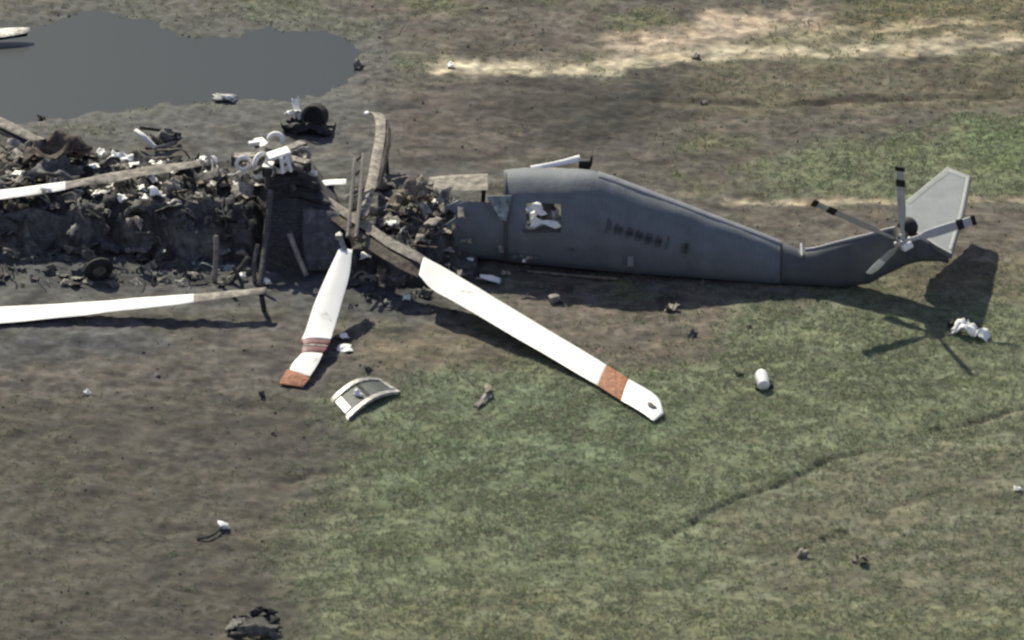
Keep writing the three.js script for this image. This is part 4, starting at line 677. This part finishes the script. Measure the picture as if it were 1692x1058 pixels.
    part(t, 'folded_edge', moved(sheet(0.3, 0.08, 0.02, 0.3, 0.2, 5), p.x + 0.08, p.y + 0.1, p.z + 0.12, 0.6, -0.3, 0), M.whiteSmall); }],
  ['white_lump', 'upper of two white lumps right of the red striped blade tip', 'scrap', 568, 560, (t, p) => { part(t, 'lump', chunk(0.1, 0.45).translate(p.x, p.y + 0.05, p.z), M.whiteSmall); part(t, 'torn_tab', moved(sheet(0.12, 0.06, 0.015, 0.2, 0.3, 4), p.x - 0.09, p.y + 0.04, p.z), M.ash); }],
  ['white_lump', 'lower of two white lumps right of the red striped blade tip', 'scrap', 568, 579, (t, p) => { part(t, 'lump', chunk(0.115, 0.45).translate(p.x, p.y + 0.05, p.z), M.whiteSmall); part(t, 'torn_tab', moved(sheet(0.14, 0.06, 0.015, 0.2, 0.3, 4), p.x - 0.12, p.y + 0.04, p.z), M.ash); }],
];
for (const [n, l, c, x, y, f] of bits) debris(n, l, c, x, y, f);
const shards = [[1683, 811, 0.11, M.whiteSmall, 'tiny white shard on the grass at the right edge'], [144, 651, 0.1, M.whiteSmall, 'small white shard on the burnt ground left, below the long blade'], [259, 622, 0.09, M.ashPale, 'small grey shard left of the red striped blade on bare ground'], [432, 656, 0.1, M.ash, 'dull grey shard left of the window panel'], [452, 718, 0.07, M.ashPale, 'pale speck of metal below the window panel on the left'], [608, 613, 0.1, M.ash, 'grey scrap between the window panel and the striped blade'], [1110, 512, 0.2, M.ashPale, 'pale torn sheet on bare soil by the tail belly'], [1145, 556, 0.13, M.ash, 'grey scrap on bare soil below the tail'], [1222, 620, 0.1, M.char, 'black scrap just left of the white canister'], [1376, 352, 0.09, M.char, 'black scrap behind the tail rotor on the bare strip'], [1238, 541, 0.07, M.ashPale, 'tiny pale scrap on grass below the tail pylon'], [1326, 920, 0.16, M.ashPale, 'pale clod in the faint track at lower right'], [1420, 932, 0.2, M.tan, 'tan flat scrap in the faint track at lower right'], [745, 110, 0.12, M.whiteSmall, 'white shard at the near end of the sandy track'], [1163, 168, 0.1, M.ashPale, 'pale shard beyond the sloping tail top'], [1150, 94, 0.14, M.ashPale, 'pale lump on the sandy track behind the tail'], [592, 108, 0.16, M.ashPale, 'pale scrap at the right end of the water'], [68, 193, 0.12, M.char, 'black scrap on mud at the left shore of the water'], [880, 322, 0.02, M.char, '']].filter(a => a[4]);
for (const [px, py, s, m, lab] of shards) { const p = onGround(px, py, s * 0.25); const k = moved(sheet(s * 1.2, s, 0.02, 0.5, 0.5, 5), 0, 0, 0, rr(-0.2, 0.5), rr(0, 3), rr(-0.3, 0.3)); const o = shadows(new THREE.Mesh(k, m)); o.name = numbered('metal_shard'); o.position.copy(p); o.userData = { label: lab, category: 'scrap', group: 'small scraps thrown over the field' }; scene.add(o); }

// ------------------------------------------------------------------ ground cover
{ rnd = mulberry(909);
  const blades = []; for (let k = 0; k < 9; k++) { const a = rr(0, 6.28), r = rr(0, 0.05), h = rr(0.015, 0.05), lx = rr(-0.07, 0.07), lz = rr(-0.07, 0.07), x = Math.cos(a) * r, z = Math.sin(a) * r, w = rr(0.004, 0.008), b = rr(0, 3.14), dx = Math.cos(b) * w, dz = Math.sin(b) * w; blades.push([x - dx, -0.01, z - dz, x + dx, -0.01, z + dz, x + lx * 0.4 + dx * 0.7, h * 0.6, z + lz * 0.4 + dz * 0.7, x + lx * 0.4 - dx * 0.7, h * 0.6, z + lz * 0.4 - dz * 0.7, x + lx, h, z + lz]); }
  const pos = [], idx = []; blades.forEach((b, i) => { pos.push(...b); const o = i * 5; idx.push(o, o + 1, o + 2, o, o + 2, o + 3, o + 3, o + 2, o + 4); });
  const g = geoOf(pos, idx), list = [], MAXN = 170000;
  for (let k = 0; k < 330000 && list.length < MAXN; k++) {
    const x = rr(-12, 12), z = rr(-16.5, 13), q = groundAt(x, z, false); if (q.pond > -10) continue;
    const cl = smooth(-0.25, 0.25, fbm(x * 1.3, z * 2.6, 3, 31)); if (rnd() > q.grass * (0.25 + 0.75 * cl)) continue;
    const p = V(x, q.h, z); if (moundAt(x, z) > 0.05) continue;
    list.push([p, q]);
  }
  const m = new THREE.InstancedMesh(g, new THREE.MeshPhysicalMaterial({ color: lin(1, 1, 1), roughness: 1, transmission: 0.35, thickness: 0, side: THREE.DoubleSide }), list.length), M4 = new THREE.Matrix4(), Q = new THREE.Quaternion(), c = new THREE.Color();
  list.forEach(([p, q], i) => { const s = rr(0.5, 1.15); Q.setFromEuler(new THREE.Euler(0, rr(0, 6.28), 0)); M4.compose(p, Q, V(s, s * rr(0.6, 1.1), s)); m.setMatrixAt(i, M4); const d = rnd(), k = rr(0.85, 1.15); d < 0.3 ? c.setRGB(0.27 * k, 0.245 * k, 0.175 * k) : c.setRGB(0.195 * k, 0.24 * k, 0.118 * k); m.setColorAt(i, c); });
  m.name = 'grass'; m.userData = { kind: 'stuff', label: 'short patchy field grass', category: 'grass' }; shadows(m); scene.add(m);
  // clods and cinders
  const cg = new THREE.IcosahedronGeometry(1, 0); { const p = cg.attributes.position; for (let i = 0; i < p.count; i++) { const x = p.getX(i), y = p.getY(i), z = p.getZ(i), k = 1 + 0.6 * N3(x * 2, y * 2, z * 2); p.setXYZ(i, x * k, y * k * 0.6, z * k); } boxUV(cg); }
  const cl = []; for (let k = 0; k < 5000; k++) { const x = rr(-12, 12), z = rr(-16.5, 13), q = groundAt(x, z); if (q.pond > -10 || rnd() < q.grass * 0.9) continue; cl.push([x, z, q]); }
  const cm = new THREE.InstancedMesh(cg, mat(lin(1, 1, 1), 1), cl.length);
  cl.forEach(([x, z, q], i) => { const s = 0.008 + 0.026 * Math.pow(rnd(), 4); Q.setFromEuler(new THREE.Euler(rr(0, 3), rr(0, 6.28), rr(0, 3))); M4.compose(V(x, q.h + s * 0.2, z), Q, V(s * rr(0.8, 1.6), s, s)); cm.setMatrixAt(i, M4); const k = rr(0.7, 1.35); c.setRGB(q.c[0] * k * 1.25, q.c[1] * k * 1.25, q.c[2] * k * 1.25); cm.setColorAt(i, c); });
  cm.name = 'soil_clods'; cm.userData = { kind: 'stuff', label: 'clods of soil and cinders over the bare ground', category: 'soil' }; shadows(cm); scene.add(cm);
}
renderer.render(scene, camera);
